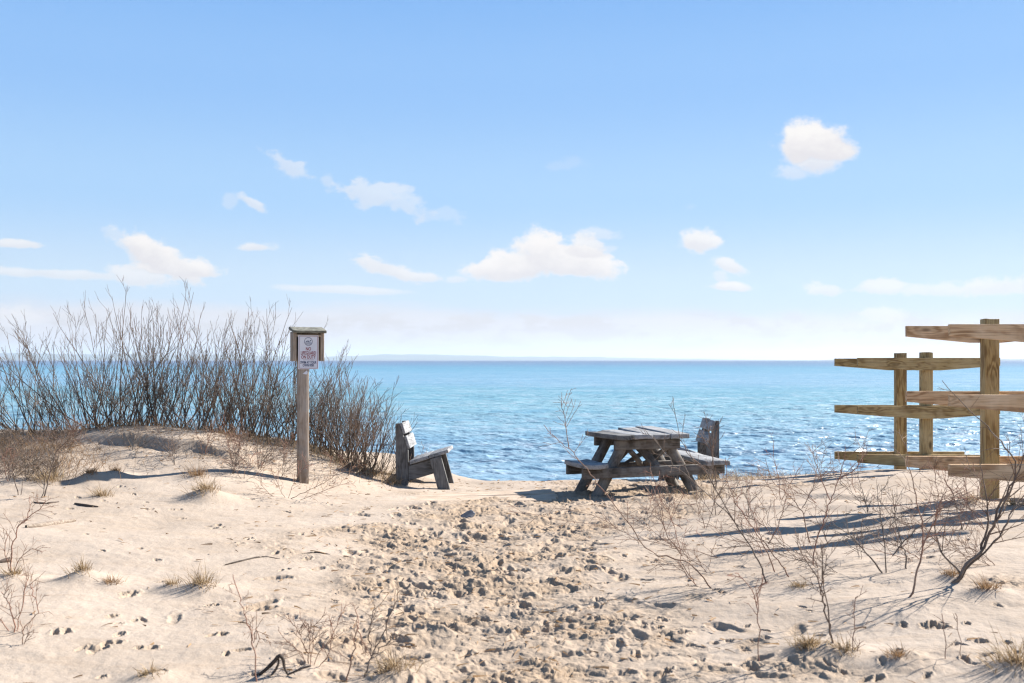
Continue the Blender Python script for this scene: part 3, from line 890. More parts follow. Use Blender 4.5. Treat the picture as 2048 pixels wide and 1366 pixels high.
# ---- single saplings traced where they stand: each polyline starts at its foot
def crom(pts, m=4):
    out = []; n = len(pts)
    for i in range(n - 1):
        p0, p1, p2, p3 = pts[max(i - 1, 0)], pts[i], pts[i + 1], pts[min(i + 2, n - 1)]
        for k in range(m):
            t = k / m
            out.append(.5 * ((2 * p1) + (p2 - p0) * t + (2 * p0 - 5 * p1 + 4 * p2 - p3) * t * t + (3 * p1 - p0 - 3 * p2 + p3) * t ** 3))
    out.append(pts[-1]); return out

def sapling(label, paths, r=.006, tw=7, seed=0, mat='bark_red', ll=(.08, .26), depth=1, name='bare_sapling', group='bare saplings scattered on the sand', cat='sapling', dy=.0, lo=.3):
    rnd = random.Random(seed * 7 + 1)
    Y0 = ground_hit(*paths[0][0]); b = Vector((X_(paths[0][0][0], Y0), Y0, 0)); b.z = H(b.x, b.y)
    root = empty(name, b, label, cat, group)
    stem, tws = Tubes(), Tubes()
    for k, path in enumerate(paths):
        pts = []; hd = rnd.gauss(dy, .12)
        for (px, py) in path:
            rise = (paths[0][0][1] - py) / F * Y0
            Yk = Y0 + hd * max(rise, 0)
            pts.append(Vector(P_(px, py, Yk)))
        off = Vector((0, 0, 0))
        if k == 0 or path[0] == paths[0][0]: off = b - pts[0] - Vector((0, 0, .03))
        pts = [p + off * max(0, 1 - i / max(1, len(pts) - 1)) for i, p in enumerate(pts)]
        pts = crom(pts, 4)
        pts = [pts[0]] + [p + rv(rnd, .0035) for p in pts[1:]]
        n = len(pts) - 1; rr0 = r * (.74 if k == 0 else .5)
        rad = [rr0 + (.0015 - rr0) * (i / n) ** .85 for i in range(n + 1)]
        stem.add(pts, rad)
        side_twigs(tws, rnd, pts, rad, tw, lo, .97, ll[0], ll[1], depth, .0013, -.01, .95)
    stem.build('stem', b, M[mat], root, 6)
    tws.build('crown', b, M[mat], root, 4)
    return root

SAP = [
 ('leaning grey shrub with thick trunk at the right edge, casting a branched shadow', [[(1903,1172),(1935,1125),(1962,1100),(1985,1050),(2010,985),(2033,935),(2000,880),(1962,842),(1884,762)],[(1903,1172),(1945,1122),(1990,1080),(2020,1030),(2048,990),(2080,930)],[(1962,1100),(1975,1040),(1972,990),(1960,930)],[(1985,1050),(2030,960),(2060,880)],[(1920,1145),(1880,1100),(1870,1050),(1880,1000)]], .013, 7, 'bark_grey', (.10, .34)),
 ('slender dark stem curving up from open sand left of the leaning grey shrub', [[(1818,1202),(1832,1150),(1846,1092),(1844,1040),(1832,990),(1818,930),(1812,880)],[(1846,1092),(1870,1040),(1890,980)]], .0075, 7, 'bark_red', (.08, .28)),
 ('long bare stem leaning left across the picnic table from the right hand saplings', [[(1534,1167),(1524,1130),(1506,1095),(1477,1052),(1432,975),(1400,925),(1368,893),(1347,818)],[(1432,975),(1425,915),(1421,890),(1418,860)],[(1477,1052),(1440,1010),(1370,950),(1330,905),(1290,860)]], .0075, 7, 'bark_grey', (.08, .26)),
 ('longest bare stem reaching left of the picnic table, with one upright twig', [[(1430,1176),(1400,1135),(1365,1112),(1302,1097),(1262,1045),(1225,1000),(1196,962),(1165,925),(1138,897),(1110,875),(1086,849)],[(1138,897),(1132,850),(1122,805)],[(1365,1112),(1330,1060),(1318,1010),(1300,950)]], .0065, 6, 'bark_red', (.07, .22)),
 ('short bare twig bush with its foot left of the longest leaning stem', [[(1398,1172),(1385,1150),(1366,1126),(1355,1080),(1340,1030)],[(1398,1172),(1375,1145),(1345,1128),(1310,1130)]], .0045, 6, 'bark_red', (.06, .2)),
 ('bare stem with steep kink rising from a dark foot mark', [[(1582,1155),(1563,1122),(1536,1088),(1518,1060),(1502,1010),(1490,960)],[(1536,1088),(1560,1040),(1575,990)]], .006, 7, 'bark_red', (.07, .25)),
 ('thin bare stem rising left behind the kinked one', [[(1554,1142),(1540,1110),(1519,1071),(1495,1035),(1472,1002),(1455,960),(1450,915)]], .0055, 8, 'bark_red', (.07, .25)),
 ('bare stem with a bent elbow beside the wind-blown sand ridges', [[(1622,1082),(1612,1045),(1604,1015),(1575,985),(1545,960),(1530,920)],[(1604,1015),(1625,975),(1635,930)]], .006, 8, 'bark_red', (.08, .27)),
 ('upright bare stem standing between the ridges and the lake, left of the far rack', [[(1626,1132),(1628,1100),(1638,1062),(1650,1025),(1660,1000),(1675,960),(1686,925),(1692,890)],[(1660,1000),(1640,950),(1625,900)],[(1675,960),(1712,935),(1735,905)]], .0065, 8, 'bark_red', (.08, .27)),
 ('spreading bare bush on dark stubs with arched side stems, below the far rack', [[(1772,1152),(1740,1112),(1715,1085),(1690,1060),(1665,1050)],[(1772,1152),(1770,1090),(1760,1030),(1755,990)],[(1785,1112),(1820,1070),(1858,1037),(1895,1010),(1935,985)]], .0075, 7, 'bark_grey', (.08, .28)),
 ('bare stem arched over like a hoop in front of the far rack', [[(1811,1144),(1812,1110),(1804,1088),(1782,1072),(1745,1065),(1705,1060)],[(1804,1088),(1790,1040),(1788,985)]], .0065, 7, 'bark_grey', (.07, .24)),
 ('lone forked sapling with a straight grey stem in the bottom right foreground', [[(1667,1312),(1660,1270),(1650,1225),(1642,1190),(1630,1150),(1605,1115),(1590,1080)],[(1660,1270),(1652,1200),(1648,1150),(1655,1110)],[(1642,1190),(1645,1130),(1640,1085)]], .0065, 6, 'bark_grey', (.05, .17)),
 ('pale pinkish stalk with few twigs left of the lone forked sapling', [[(1521,1332),(1517,1280),(1516,1225),(1508,1185),(1490,1160),(1472,1145)],[(1516,1225),(1512,1180)]], .0035, 4, 'bark_red', (.05, .14)),
 ('thin pale stalk right of the lone forked sapling', [[(1706,1318),(1707,1270),(1709,1230),(1712,1190)],[(1706,1318),(1716,1290)]], .003, 3, 'bark_red', (.04, .12)),
 ('pair of thin pale stalks in the bottom right foreground', [[(1893,1328),(1889,1270),(1885,1230)],[(1923,1326),(1919,1270),(1912,1225)]], .0026, 2, 'bark_red', (.03, .09)),
 ('small bare bush in front of the near rack post', [[(1925,1062),(1915,1020),(1905,985),(1880,950),(1850,930)],[(1925,1062),(1950,1010),(1960,960)],[(1925,1062),(1935,1000),(1925,950)]], .0055, 8, 'bark_red', (.07, .25)),
 ('small bare twig clump on the crest right of the picnic table', [[(1560,1000),(1558,960),(1550,920),(1548,880)],[(1560,1000),(1580,965),(1600,935)],[(1560,1000),(1535,965),(1515,940)]], .0045, 6, 'bark_red', (.06, .22)),
 ('dense little twig bush at the foot of the picnic table right leg', [[(1432,1032),(1430,1000),(1425,960),(1420,930)],[(1432,1032),(1455,1000),(1478,965)],[(1432,1032),(1405,1000),(1385,975)]], .005, 8, 'bark_grey', (.06, .22)),
 ('thin twig clump in front of the picnic table left leg', [[(1330,1062),(1325,1020),(1318,985),(1300,940)],[(1330,1062),(1350,1020),(1368,985)]], .004, 6, 'bark_red', (.06, .2)),
 ('tall thin red stalk with a kink in the bottom left foreground', [[(518,1362),(512,1320),(507,1285),(500,1255),(488,1220),(476,1185),(466,1150)],[(507,1285),(512,1255),(518,1280)]], .0042, 5, 'bark_red', (.04, .10)),
 ('fan of fine straw-red shoots behind the dark root', [[(622,1335),(612,1290),(598,1262),(575,1230)],[(622,1335),(618,1280),(616,1250)],[(622,1335),(640,1300),(668,1260),(680,1230)],[(622,1335),(600,1300),(570,1280)],[(622,1335),(646,1320),(660,1290),(662,1240)],[(622,1335),(625,1270),(635,1240)]], .0034, 6, 'bark_red', (.05, .14)),
 ('single upright reddish stem right of the dark root', [[(692,1364),(700,1325),(708,1290),(713,1250),(717,1215)],[(713,1250),(722,1275),(735,1300)]], .0055, 4, 'bark_red', (.04, .12)),
 ('forked bare stem beside the path, spreading like a Y in the bottom foreground', [[(724,1366),(735,1335),(742,1312),(758,1280),(772,1245),(790,1205),(797,1178)],[(742,1312),(738,1270),(745,1240),(748,1210)],[(742,1312),(770,1290),(786,1270)]], .0055, 6, 'bark_grey', (.05, .14)),
 ('left edge sapling with a curved reddish stem and a dark clod at its foot', [[(24,1158),(23,1120),(28,1085),(40,1050),(52,1043),(58,1020),(60,995)],[(24,1158),(10,1110),(15,1065)],[(24,1158),(40,1120),(66,1095)],[(40,1050),(70,1025),(92,1000)]], .0055, 6, 'bark_red', (.05, .18)),
 ('low fan of bare shoots at the left edge of the foreground', [[(30,1272),(28,1240),(15,1200),(5,1185)],[(30,1272),(40,1225),(52,1170),(56,1150)],[(30,1272),(60,1240),(78,1215),(65,1180),(63,1165)],[(20,1268),(-5,1230),(-20,1180)]], .0048, 6, 'bark_red', (.05, .17)),
 ('thin broken stalk right of the left edge shoot fan', [[(46,1292),(45,1265),(42,1240)],[(46,1292),(58,1262)]], .0032, 3, 'bark_red', (.03, .1)),
 ('dark twisted sapling at the left foot of the dune, taller than the straw around it', [[(85,997),(95,965),(102,935),(112,905),(126,875),(133,845)],[(85,997),(90,960),(96,930)],[(112,905),(135,880),(150,855)]], .0085, 8, 'bark_grey', (.08, .26)),
 ('grey spindly sapling at the left edge below the thicket', [[(40,990),(30,960),(20,930),(-5,900)],[(40,990),(48,950),(60,915),(70,880)]], .006, 9, 'bark_grey', (.08, .26)),
 ('low sprawling red canes at the foot of the sign post', [[(575,998),(600,985),(640,968),(668,950),(690,930)],[(575,998),(610,993),(650,978),(700,962)],[(575,998),(560,975),(545,945)],[(575,998),(590,960),(615,925)],[(575,998),(540,985),(520,965)]], .0048, 8, 'bark_red', (.08, .24)),
 ('wispy dry stalks on the bare sand between sign and bench', [[(660,958),(661,930),(658,905)],[(690,958),(705,940),(722,925)],[(660,958),(675,935),(682,915)]], .003, 5, 'bark_red', (.05, .16)),
 ('small dark twig bush under the scarp of the dune', [[(262,905),(270,880),(280,860)],[(262,905),(250,882),(240,870)],[(262,905),(285,890),(300,880)]], .005, 8, 'bark_grey', (.07, .22)),
 ('bare twig clump on the smooth dune slope below the thicket', [[(485,960),(495,930),(510,905)],[(485,960),(470,935),(452,915)],[(485,960),(515,945),(540,925)]], .0042, 8, 'bark_red', (.07, .24)),
 ('short twig bush right of the far rack on the crest', [[(1880,1000),(1872,960),(1868,920)],[(1880,1000),(1895,960),(1905,930)]], .004, 7, 'bark_red', (.06, .2)),
 ('fine twigs in front of the left bench seat', [[(838,940),(850,920),(862,905)],[(838,940),(842,915),(848,890)]], .003, 6, 'bark_red', (.06, .2)),
]
for i, s in enumerate(SAP):
    sapling(s[0], s[1], s[2], int(s[3] * 1.45), 300 + i, s[4], s[5])

rnd_f = random.Random(21)
for i, (px, py) in enumerate([(1255,1060),(1290,1040),(1345,1085),(1460,1110),(1500,1050),(1545,1060),(1600,1120),(1660,1085),(1690,1150),(1735,1030),(1770,1060),(1850,1120),(1830,1060),(1950,1120),(1975,1060),(1410,1060),(1490,1000),(1640,1010),(1715,990),(1280,1090),(1375,1060),(1425,1140),(1530,1110),(1640,1140),(1720,1120),(1800,1100),(1890,1090),(2010,1080),(1995,1130),(1340,1030)]):
    paths = []
    for q in range(rnd_f.choice((1, 2, 2, 3))):
        lx = rnd_f.gauss(-70, 65); hh = rnd_f.uniform(25, 95)
        paths.append([(px, py), (px + lx * .25 + rnd_f.gauss(0, 3), py - hh * .35), (px + lx * .6 + rnd_f.gauss(0, 5), py - hh * .7), (px + lx + rnd_f.gauss(0, 6), py - hh)])
    sapling('thin bare twig sprouting from the sand among the right hand saplings', paths, rnd_f.uniform(.0028, .0042), 9, 500 + i, rnd_f.choice(('bark_red', 'bark_grey', 'bark_red')), (.06, .22), 1, 'bare_twig', 'thin twigs among the right hand saplings', 'twig', 0, .2)

for i in range(24):
    if i < 12: px, py = rnd_f.uniform(285, 590), rnd_f.uniform(895, 962)
    else: px, py = rnd_f.uniform(-10, 150), rnd_f.uniform(880, 965)
    paths = []
    for q in range(rnd_f.choice((2, 3, 4))):
        lx = rnd_f.gauss(0, 26); hh = rnd_f.uniform(25, 70)
        paths.append([(px, py), (px + lx * .3, py - hh * .35), (px + lx * .65, py - hh * .7), (px + lx, py - hh)])
    if i < 12: sapling('small bare twig clump on the sunlit face of the dune below the thicket', paths, rnd_f.uniform(.003, .0045), 9, 600 + i, rnd_f.choice(('bark_red', 'bark_grey')), (.06, .24), 1, 'bare_twig', 'twig clumps on the dune face', 'twig', 0, .2)
    else: sapling('tangled brown twig clump at the left edge under the thicket', paths, rnd_f.uniform(.003, .005), 12, 600 + i, rnd_f.choice(('bark', 'bark_grey', 'bark_red')), (.08, .28), 1, 'bare_twig', 'twig clumps at the left edge', 'twig', 0, .15)

# ------------------------------------------------------------------ dry grass
def blades(name, b, items, mat, parent=None):
    """items: (root point, direction, length, width, droop)"""
    P = np.array([tuple(i[0]) for i in items]); D = np.array([tuple(i[1]) for i in items]); D /= np.linalg.norm(D, axis=1, keepdims=True)
    L = np.array([i[2] for i in items]); W = np.array([i[3] for i in items]); dr = np.array([i[4] for i in items])
    side = np.cross(D, RNG.normal(size=D.shape)); side /= np.linalg.norm(side, axis=1, keepdims=True)
    lean = D * np.array([1, 1, 0]); lean /= np.linalg.norm(lean, axis=1, keepdims=True) + 1e-6
    V = []
    for t, w in ((0, 1), (.35, .85), (.7, .55), (1, .12)):
        c = P + D * (L * t)[:, None] + (lean * .7 - np.array([0, 0, 1.])) * (dr * L * t * t)[:, None]
        V += [c - side * (W * w / 2)[:, None], c + side * (W * w / 2)[:, None]]
    V = np.stack(V, 1)
    m = len(items); o = (np.arange(m) * 8)[:, None, None]
    f = (o + np.array([[0, 1, 3, 2], [2, 3, 5, 4], [4, 5, 7, 6]])[None]).reshape(-1, 4)
    return link(name, np_mesh(name, V.reshape(-1, 3) - np.array(tuple(b)), f), mat, parent)

for i, (px, py, size, mound, label, kind, X, Y) in enumerate(TUFTS):
    rnd = random.Random(900 + i)
    b = Vector((X, Y, H(X, Y)))
    n = int(120 + 700 * size); items = []
    for k in range(n):
        a = rnd.uniform(0, 6.28); rr = abs(rnd.gauss(0, .34)) * size
        p = Vector((X + rr * math.cos(a), Y + rr * math.sin(a), 0)); p.z = H(p.x, p.y) - .012
        sp = .55 if kind != 'c' else .8
        d = Vector((math.cos(a) * sp * rnd.random() + rnd.gauss(-.1, .2), math.sin(a) * sp * rnd.random() + rnd.gauss(0, .2), 1))
        items.append((p, d, size * rnd.uniform(.25, 1.0) * (.8 if rnd.random() < .8 else 1.3), rnd.uniform(.0022, .0042), rnd.uniform(.05, .75 if kind == 'a' else .35)))
    o = blades('grass_tuft', b, items, M['straw' if kind != 'c' else 'straw_brown'])
    o.location = b
    tag(o, label, 'grass tuft', 'dry grass tufts on the sand')

def grass_patch(label, spots, mat):
    items = []; rnd = random.Random(hash(label) & 0xffff if False else len(label))
    for (px, py, Y, rx, ry, n, hmin, hmax, lean) in spots:
        cx = X_(px, Y)
        for k in range(n):
            p = Vector((cx + rnd.gauss(0, rx), Y + rnd.gauss(0, ry), 0)); p.z = H(p.x, p.y) - .01
            items.append((p, Vector((rnd.gauss(lean, .35), rnd.gauss(0, .35), 1)), rnd.uniform(hmin, hmax), rnd.uniform(.002, .004), rnd.uniform(.05, .6)))
    b = items[0][0]
    o = blades('dry_grass', b, items, M[mat]); o.location = b
    return tag(o, label, 'grass', None, 'stuff')
grass_patch('golden dry grass between the willow thicket and the left bench', [(755,950,10.6,.18,.15,420,.08,.26,.25),(785,958,10.3,.06,.10,160,.08,.2,0),(480,878,10.2,.4,.12,520,.06,.24,.1),(585,890,10.3,.35,.12,420,.06,.24,.1),(670,915,10.3,.25,.12,420,.06,.24,.1)], 'straw')
grass_patch('brown dry grass and stalks at the left edge below the thicket', [(30,900,9.4,.4,.25,1100,.08,.34,-.1),(100,935,8.9,.3,.2,420,.08,.36,.1),(200,870,10.0,.7,.12,600,.05,.22,0),(420,885,10.0,.7,.15,500,.04,.2,0),(360,905,9.5,.5,.15,160,.04,.14,0)], 'straw_brown')
grass_patch('low straw on the crest beside the picnic table and far rack', [(1460,962,10.6,.25,.2,420,.06,.22,0),(1560,958,10.7,.4,.15,240,.05,.15,0),(1400,1000,9.0,.2,.15,180,.05,.18,0)], 'straw')

# ------------------------------------------------------------------ loose things on the sand
def stick(label, pts, r, name='driftwood_stick', mat='driftwood', cat='driftwood', extra=()):
    Y0 = ground_hit(*pts[0]); rnd = random.Random(len(label))
    tb = Tubes(); b = None
    for k, path in enumerate((pts,) + tuple(extra)):
        W = []
        for q in path:
            if len(q) == 2:
                g = gp(*q); W.append(g + Vector((0, 0, r * .35)))
            else: W.append(Vector(P_(q[0], q[1], Y0)))
        if b is None: b = W[0].copy()
        W = crom(W, 5); n = len(W) - 1
        rr = r * (1 if k == 0 else .6)
        tb.add(W, [rr * (.35 + .65 * math.sin(math.pi * (.12 + .8 * i / n))) * (1 + .15 * rnd.random()) for i in range(n + 1)])
    o = tb.build(name, b, M[mat], None, 8); o.location = b
    return tag(o, label, cat)
stick('pale grey driftwood branch lying in the smooth sand at the left', [(52,1058),(80,1054),(105,1049),(128,1044),(150,1040)], .020)
stick('short dark twig lying flat right of the driftwood branch', [(150,1009),(172,1012),(196,1014)], .012, 'dark_twig', 'root', 'twig')
stick('thin dark twig stretched beside the left edge sapling', [(68,1006),(90,1008),(118,1006)], .008, 'dark_twig', 'root', 'twig')
stick('fine dark twig lying at the edge of the trampled path, left side', [(600,1112),(630,1108),(660,1112)], .007, 'dark_twig', 'root', 'twig')
stick('long thin twig on the sand left of the trampled path', [(450,1130),(490,1124),(525,1118),(560,1120)], .006, 'dark_twig', 'root', 'twig')
stick('black knotted root arching out of the sand at the bottom left', [(508,1354),(518,1349,0),(535,1336,0),(549,1322,0),(558,1312,0),(566,1318,0),(569,1335,0),(576,1356)], .0075, 'exposed_root', 'root', 'root', ([(557,1316,0),(556,1330,0),(546,1347,0),(538,1358)], [(574,1350,0),(590,1343,0),(606,1336,0),(622,1332,0)]))

def chip(label, px, py, s, mat, name, cat, tilt=.2, seed=0):
    rnd = random.Random(seed); b = gp(px, py)
    n = 9; V = []
    for zz, sc in ((-.35, .9), (.05, 1.0), (.2, .8)):
        for i in range(n):
            a = 2 * math.pi * i / n; q = s * sc * rnd.uniform(.75, 1.1)
            V.append((q * math.cos(a) * 1.3, q * math.sin(a) * .8, zz * s))
    Fc = [tuple(range(n))[::-1], tuple(range(2 * n, 3 * n))] + [(r * n + i, r * n + (i + 1) % n, (r + 1) * n + (i + 1) % n, (r + 1) * n + i) for r in range(2) for i in range(n)]
    me = bpy.data.meshes.new(name); me.from_pydata(V, [], Fc); me.update()
    o = link(name, me, M[mat]); o.location = b + Vector((0, 0, s * .25)); o.rotation_euler = (tilt, -tilt, rnd.uniform(0, 1)); bevel(o, s * .06)
    return tag(o, label, cat)
chip('blue grey flat stone tilted in the trampled sand left of the table shadow', 935, 1040, .055, 'stone', 'flat_stone', 'stone', .45, 3)
chip('small pale pebble on the path beside the blue grey stone', 947, 1052, .022, 'sign_white', 'pebble', 'stone', .1, 5)
chip('dark clod caught in the left edge sapling foot', 10, 1125, .034, 'bark', 'dark_clod', 'clod', .2, 8)

def litter():
    rnd = random.Random(77); items = []
    spots = [(1150,968,10.8,1.0,.3,150),(940,972,10.4,.6,.3,90),(1600,965,9.8,1.0,.5,150),(420,900,9.7,.9,.3,420),(200,880,9.8,.7,.3,160),(640,1090,6.6,.6,.4,70),(600,1000,8.6,1.0,.5,70),(1850,1000,7.8,.7,.5,70),(1250,1000,8.7,.8,.5,120),(1000,1100,6.2,.8,1.4,620),(1000,1250,4.8,.7,.6,260),(1500,1250,4.6,1.2,.6,70),(200,1000,8,1.2,.6,60)]
    for (px, py, Y, rx, ry, n) in spots:
        for k in range(n):
            y = Y + rnd.gauss(0, ry); x = X_(px, Y) + rnd.gauss(0, rx)
            a = rnd.uniform(0, 6.28); h = float(FULL(x, y)) + .006
            items.append((Vector((x, y, h)), Vector((math.cos(a), math.sin(a), rnd.uniform(-.05, .25))), rnd.uniform(.012, .07), rnd.uniform(.003, .010), rnd.uniform(0, .3)))
    b = items[0][0]
    o = blades('plant_litter', b, items, M['straw_brown']); o.location = b
    tag(o, 'dark dead leaf and twig litter strewn over the sand', 'litter', None, 'stuff')
def FULL(x, y):
    x = np.array([x]); y = np.array([y]); return (base(x, y) + detail(x, y)[0])[0]
litter()

# ------------------------------------------------------------------ haze over the lake
def haze():
    x0, x1, y0, y1, z0, z1 = -16000, 16000, -600, 15000, SEA - 6, 130
    V = [(x, y, z) for z in (z0, z1) for y in (y0, y1) for x in (x0, x1)]
    Fc = [(0, 2, 3, 1), (4, 5, 7, 6), (0, 1, 5, 4), (2, 6, 7, 3), (0, 4, 6, 2), (1, 3, 7, 5)]
    me = bpy.data.meshes.new('haze'); me.from_pydata(V, [], Fc); me.update()
    m = bpy.data.materials.new('lake_haze'); m.use_nodes = True
    t = m.node_tree; t.nodes.remove(t.nodes['Principled BSDF'])
    pv = t.nodes.new('ShaderNodeVolumePrincipled'); pv.inputs['Color'].default_value = (.72, .86, 1, 1)
    pv.inputs['Density'].default_value = HAZE; pv.inputs['Anisotropy'].default_value = .2
    t.links.new(pv.outputs[0], t.nodes['Material Output'].inputs['Volume'])
    tag(link('haze', me, m), 'thin pale haze over the lake', 'haze', None, 'stuff')
HAZE = 1.05e-4
haze()

# ------------------------------------------------------------------ sky with clouds
def build_world():
    w = bpy.data.worlds.new('World'); scene.world = w; w.use_nodes = True
    g = NT(w.node_tree); bg = g.n['Background']
    sky = g.node('ShaderNodeTexSky', sky_type='NISHITA'); sky.sun_disc = False
    sky.sun_elevation = SUN_EL; sky.sun_rotation = SUN_AZ
    sky.altitude = 0; sky.air_density = 1.0; sky.dust_density = .35; sky.ozone_density = 2.2
    tc = g.node('ShaderNodeTexCoord').outputs['Generated']
    s = g.node('ShaderNodeSeparateXYZ'); g.l.new(tc, s.inputs[0])
    yy = g.m('MAXIMUM', s.outputs[1], .08)
    u = g.m('DIVIDE', s.outputs[0], yy); v = g.m('DIVIDE', s.outputs[2], yy)   # tangent directions about the lake horizon (north)
    cv = g.node('ShaderNodeCombineXYZ'); g.l.new(u, cv.inputs[0]); g.l.new(v, cv.inputs[1]); uv = cv.outputs[0]
    nA = g.noise(g.mapping(uv, (1, 1.5, 1)), 14, 7, .62, .0, 0)
    nB = g.noise(g.mapping(uv, (1, 1.5, 1), (0, 0, 0), (3.1, 7.7, 0)), 34, 5, .62)
    nD = g.noise(g.mapping(uv, (1, 1.4, 1), (0, 0, 0), (9, 2, 0)), 80, 5, .65)
    nC = g.m('ADD', g.m('ADD', g.m('MULTIPLY', g.m('SUBTRACT', nA, .5), 1.0), g.m('MULTIPLY', g.m('SUBTRACT', nB, .5), .75)), g.m('MULTIPLY', g.m('SUBTRACT', nD, .5), .35))
    dens = None; shade = None
    def cloud(px, py, rx, ry, amp=1.0, soft=.55, tilt=0.0, fl=1.8, ns=1.0):
        """one cloud: centre and half sizes in photo pixels turned into directions; flat underside"""
        nonlocal dens, shade
        du = g.m('SUBTRACT', u, (px - 1024) / F); dv = g.m('SUBTRACT', v, (720 - py) / F)
        if tilt: dv = g.m('SUBTRACT', dv, g.m('MULTIPLY', du, tilt))
        a = g.m('DIVIDE', du, rx * 1.14 / F); b = g.m('DIVIDE', dv, ry * 1.2 / F)
        b2 = g.m('MAXIMUM', b, g.m('MULTIPLY', b, -fl))
        r2 = g.m('SQRT', g.m('ADD', g.m('MULTIPLY', a, a), g.m('MULTIPLY', b2, b2)))
        f = g.m('ADD', g.m('SUBTRACT', 1.0, r2), g.m('MULTIPLY', nC, 2.3 * ns))
        al = g.m('MULTIPLY', g.ramp(f, .0, soft * .62), amp)
        dens = al if dens is None else g.m('MAXIMUM', dens, al)
        sh = g.m('MULTIPLY', al, g.ramp(g.m('ADD', b, g.m('MULTIPLY', nC, 1.6)), .55, -.5))
        shade = sh if shade is None else g.m('MAXIMUM', shade, sh)
    for c in CLOUDS: cloud(*c)
    # veil over the horizon and its soft banks
    e = g.m('SUBTRACT', v, g.m('MULTIPLY', u, -.018))
    nE = g.noise(g.mapping(uv, (1, 5, 1), (0, 0, 0), (1.3, 2.2, 0)), 5, 5, .6)
    veil = g.ramp(g.m('ADD', e, g.m('MULTIPLY', g.m('SUBTRACT', nE, .5), .04)), .060, .040, 0, .66)
    nF = g.noise(g.mapping(uv, (1, 2.6, 1), (0, 0, 0), (4, 1, 0)), 17, 7, .62)
    bank = g.m('MULTIPLY', g.ramp(nF, .47, .57), g.m('MULTIPLY', g.ramp(v, .055, .035), g.ramp(v, .002, .02)))
    cr = g.node('ShaderNodeValToRGB'); cr.color_ramp.interpolation = 'EASE'; e2 = cr.color_ramp.elements
    G = [(0, (3.6, 3.85, 4.5)), (.03, (3.4, 3.95, 4.8)), (.07, (3.25, 4.1, 5.05)), (.16, (2.2, 3.5, 5.2)), (.27, (1.6, 2.95, 5.1)), (.37, (1.2, 2.55, 4.9)), (.55, (.8, 1.7, 3.4)), (1.0, (.45, 1.05, 2.4))]
    e2[0].position = 0; e2[0].color = (*[q / 6 for q in G[0][1]], 1); e2[1].position = 1; e2[1].color = (*[q / 6 for q in G[-1][1]], 1)
    for p_, c_ in G[1:-1]:
        q = e2.new(p_); q.color = (*[t / 6 for t in c_], 1)
    g.l.new(s.outputs[2], cr.inputs[0])
    grad = g.mix(1.0, cr.outputs[0], (6, 6, 6), 'MULTIPLY')
    blue = g.mix(.95, sky.outputs[0], grad)
    top = blue
    k = SKY_K
    c = g.mix(veil, top, tuple(q * k for q in (.90, .84, .845)))
    c = g.mix(g.m('MULTIPLY', bank, .9), c, tuple(q * k for q in (.76, .735, .76)))
    white = g.mix(g.m('MULTIPLY', shade, .8), tuple(q * k for q in (1.02, .985, .965)), tuple(q * k for q in (.79, .77, .81)))
    c = g.mix(dens, c, white)
    # below the horizon and behind: plain sky
    c = g.mix(g.ramp(s.outputs[1], .05, .25), blue, c)
    g.l.new(c, bg.inputs[0]); bg.inputs[1].default_value = .07
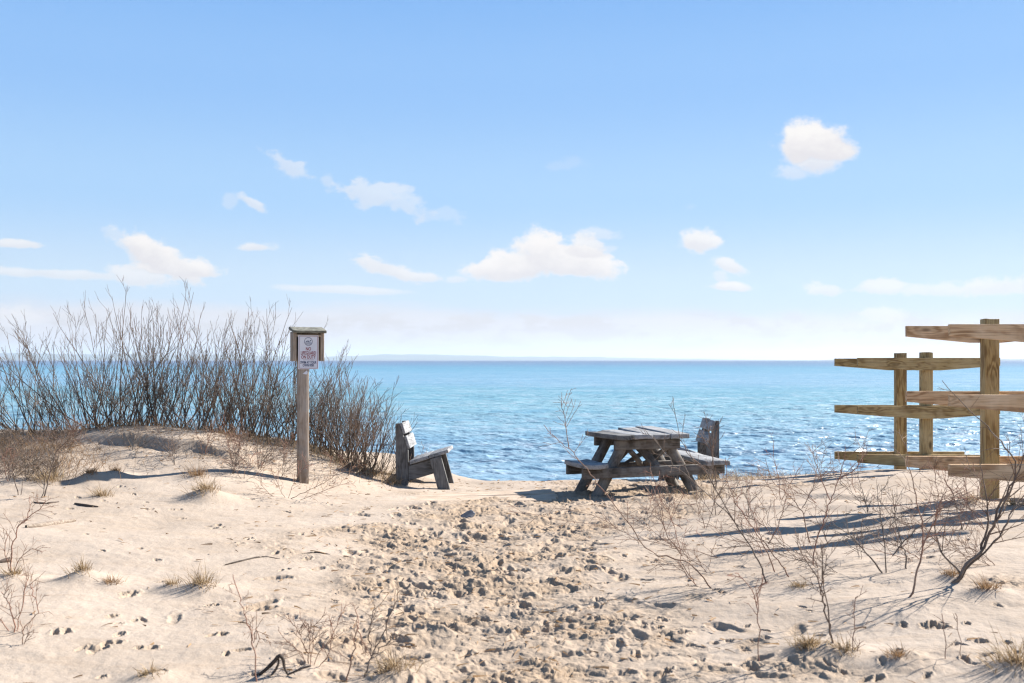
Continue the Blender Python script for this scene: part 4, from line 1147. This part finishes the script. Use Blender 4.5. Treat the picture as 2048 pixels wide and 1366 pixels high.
CLOUDS = [
 (1638,288,80,44,1,.6,-.05,1.2,.5),(1600,290,44,50,1,.7,0,1.3,.5),(1635,325,50,30,.8,.8,.1,1.1,.6),(1590,345,34,16,.45,.9,0,1,.9),
 (1130,525,110,52,1,.55,-.22,1.9,.6),(1030,535,110,40,1,.6,.12,1.6,.7),(1170,495,50,28,.85,.8,0,1.2,.9),(1195,470,40,14,.4,.9,0,1,1.2),(1210,498,28,9,.35,.9,0,1,1),
 (1392,487,46,30,.9,.75,0,1.5,.8),(1460,533,40,16,.8,.8,-.3,1,.8),(1460,575,52,12,.85,.7,-.05,1.6,.7),(1440,550,22,16,.45,.9,0,1,1),
 (320,520,95,42,1,.6,-.45,1.7,.6),(360,540,90,24,1,.6,-.1,1.8,.6),(275,500,40,26,.75,.8,-.3,1,.9),(280,552,70,20,.7,.8,-.1,1,.9),(235,470,34,14,.3,.9,-.2,1,1.2),
 (30,488,62,11,.75,.8,-.05,1.4,.8),(120,548,190,10,.6,.9,-.05,1,.5),(513,495,42,11,.75,.8,0,1.3,.8),
 (780,540,70,22,.8,.8,-.35,1.4,.9),(840,556,52,14,.75,.8,0,1.4,.9),(915,560,30,10,.5,.9,0,1.2,1),
 (730,385,62,24,.5,.9,-.2,1,1.6),(805,405,58,22,.4,1,-.3,1,1.8),(575,330,52,18,.45,1,-.45,1,1.6),(505,405,30,11,.6,.9,-.5,1,1),(462,402,14,14,.25,1,0,1,1.4),(655,358,14,18,.3,1,0,1,1.4),(880,430,60,14,.2,1,0,1,1.6),
 (690,580,150,8,.55,.9,-.04,1,.5),(1655,582,42,15,.65,.8,0,1.5,.9),(1755,578,62,20,.7,.8,0,1.6,.9),(1880,582,80,18,.6,.9,0,1.6,1),(2000,575,110,26,.75,.8,.06,1.6,.9),(1760,628,52,17,.6,.9,0,1.3,1),(40,640,80,24,.5,1,0,1.3,1),
 (1380,415,22,10,.2,1,0,1,1.4),(1130,330,40,14,.12,1,0,1,1.4),
]
SKY_TINT = (1.0, 1.0, 1.0); SKY_TOP = (.75, .95, 1.25); SKY_K = 5.1
build_world()

# ------------------------------------------------------------------ sun, camera, render
sd = bpy.data.lights.new('sun', 'SUN'); sd.energy = 5.0; sd.angle = R(.53); sd.color = (1, .945, .875)
so = bpy.data.objects.new('sun', sd); COL.objects.link(so)
dv = Vector((math.sin(SUN_AZ) * math.cos(SUN_EL), math.cos(SUN_AZ) * math.cos(SUN_EL), math.sin(SUN_EL)))
so.rotation_euler = dv.to_track_quat('Z', 'Y').to_euler(); so.location = (0, 0, 30)

cd = bpy.data.cameras.new('camera'); cam = bpy.data.objects.new('camera', cd); COL.objects.link(cam)
cam.location = (0, 0, CAMZ); cam.rotation_euler = (R(90), 0, 0)
cd.sensor_width = 36; cd.lens = 35.0; cd.shift_y = (HORIZON - 683) / 2048.0
cd.clip_start = .05; cd.clip_end = 80000
cd.dof.use_dof = True; cd.dof.focus_distance = 9.6; cd.dof.aperture_fstop = 4.5
scene.camera = cam

scene.render.engine = 'CYCLES'
vs = scene.view_settings; vs.view_transform = 'Standard'; vs.look = 'None'; vs.gamma = 1; vs.exposure = 1.4
cy = scene.cycles; cy.use_denoising = True; cy.max_bounces = 5; cy.volume_bounces = 0; cy.sample_clamp_indirect = 6
cy.pixel_filter_type = 'BLACKMAN_HARRIS'; cy.filter_width = 1.3
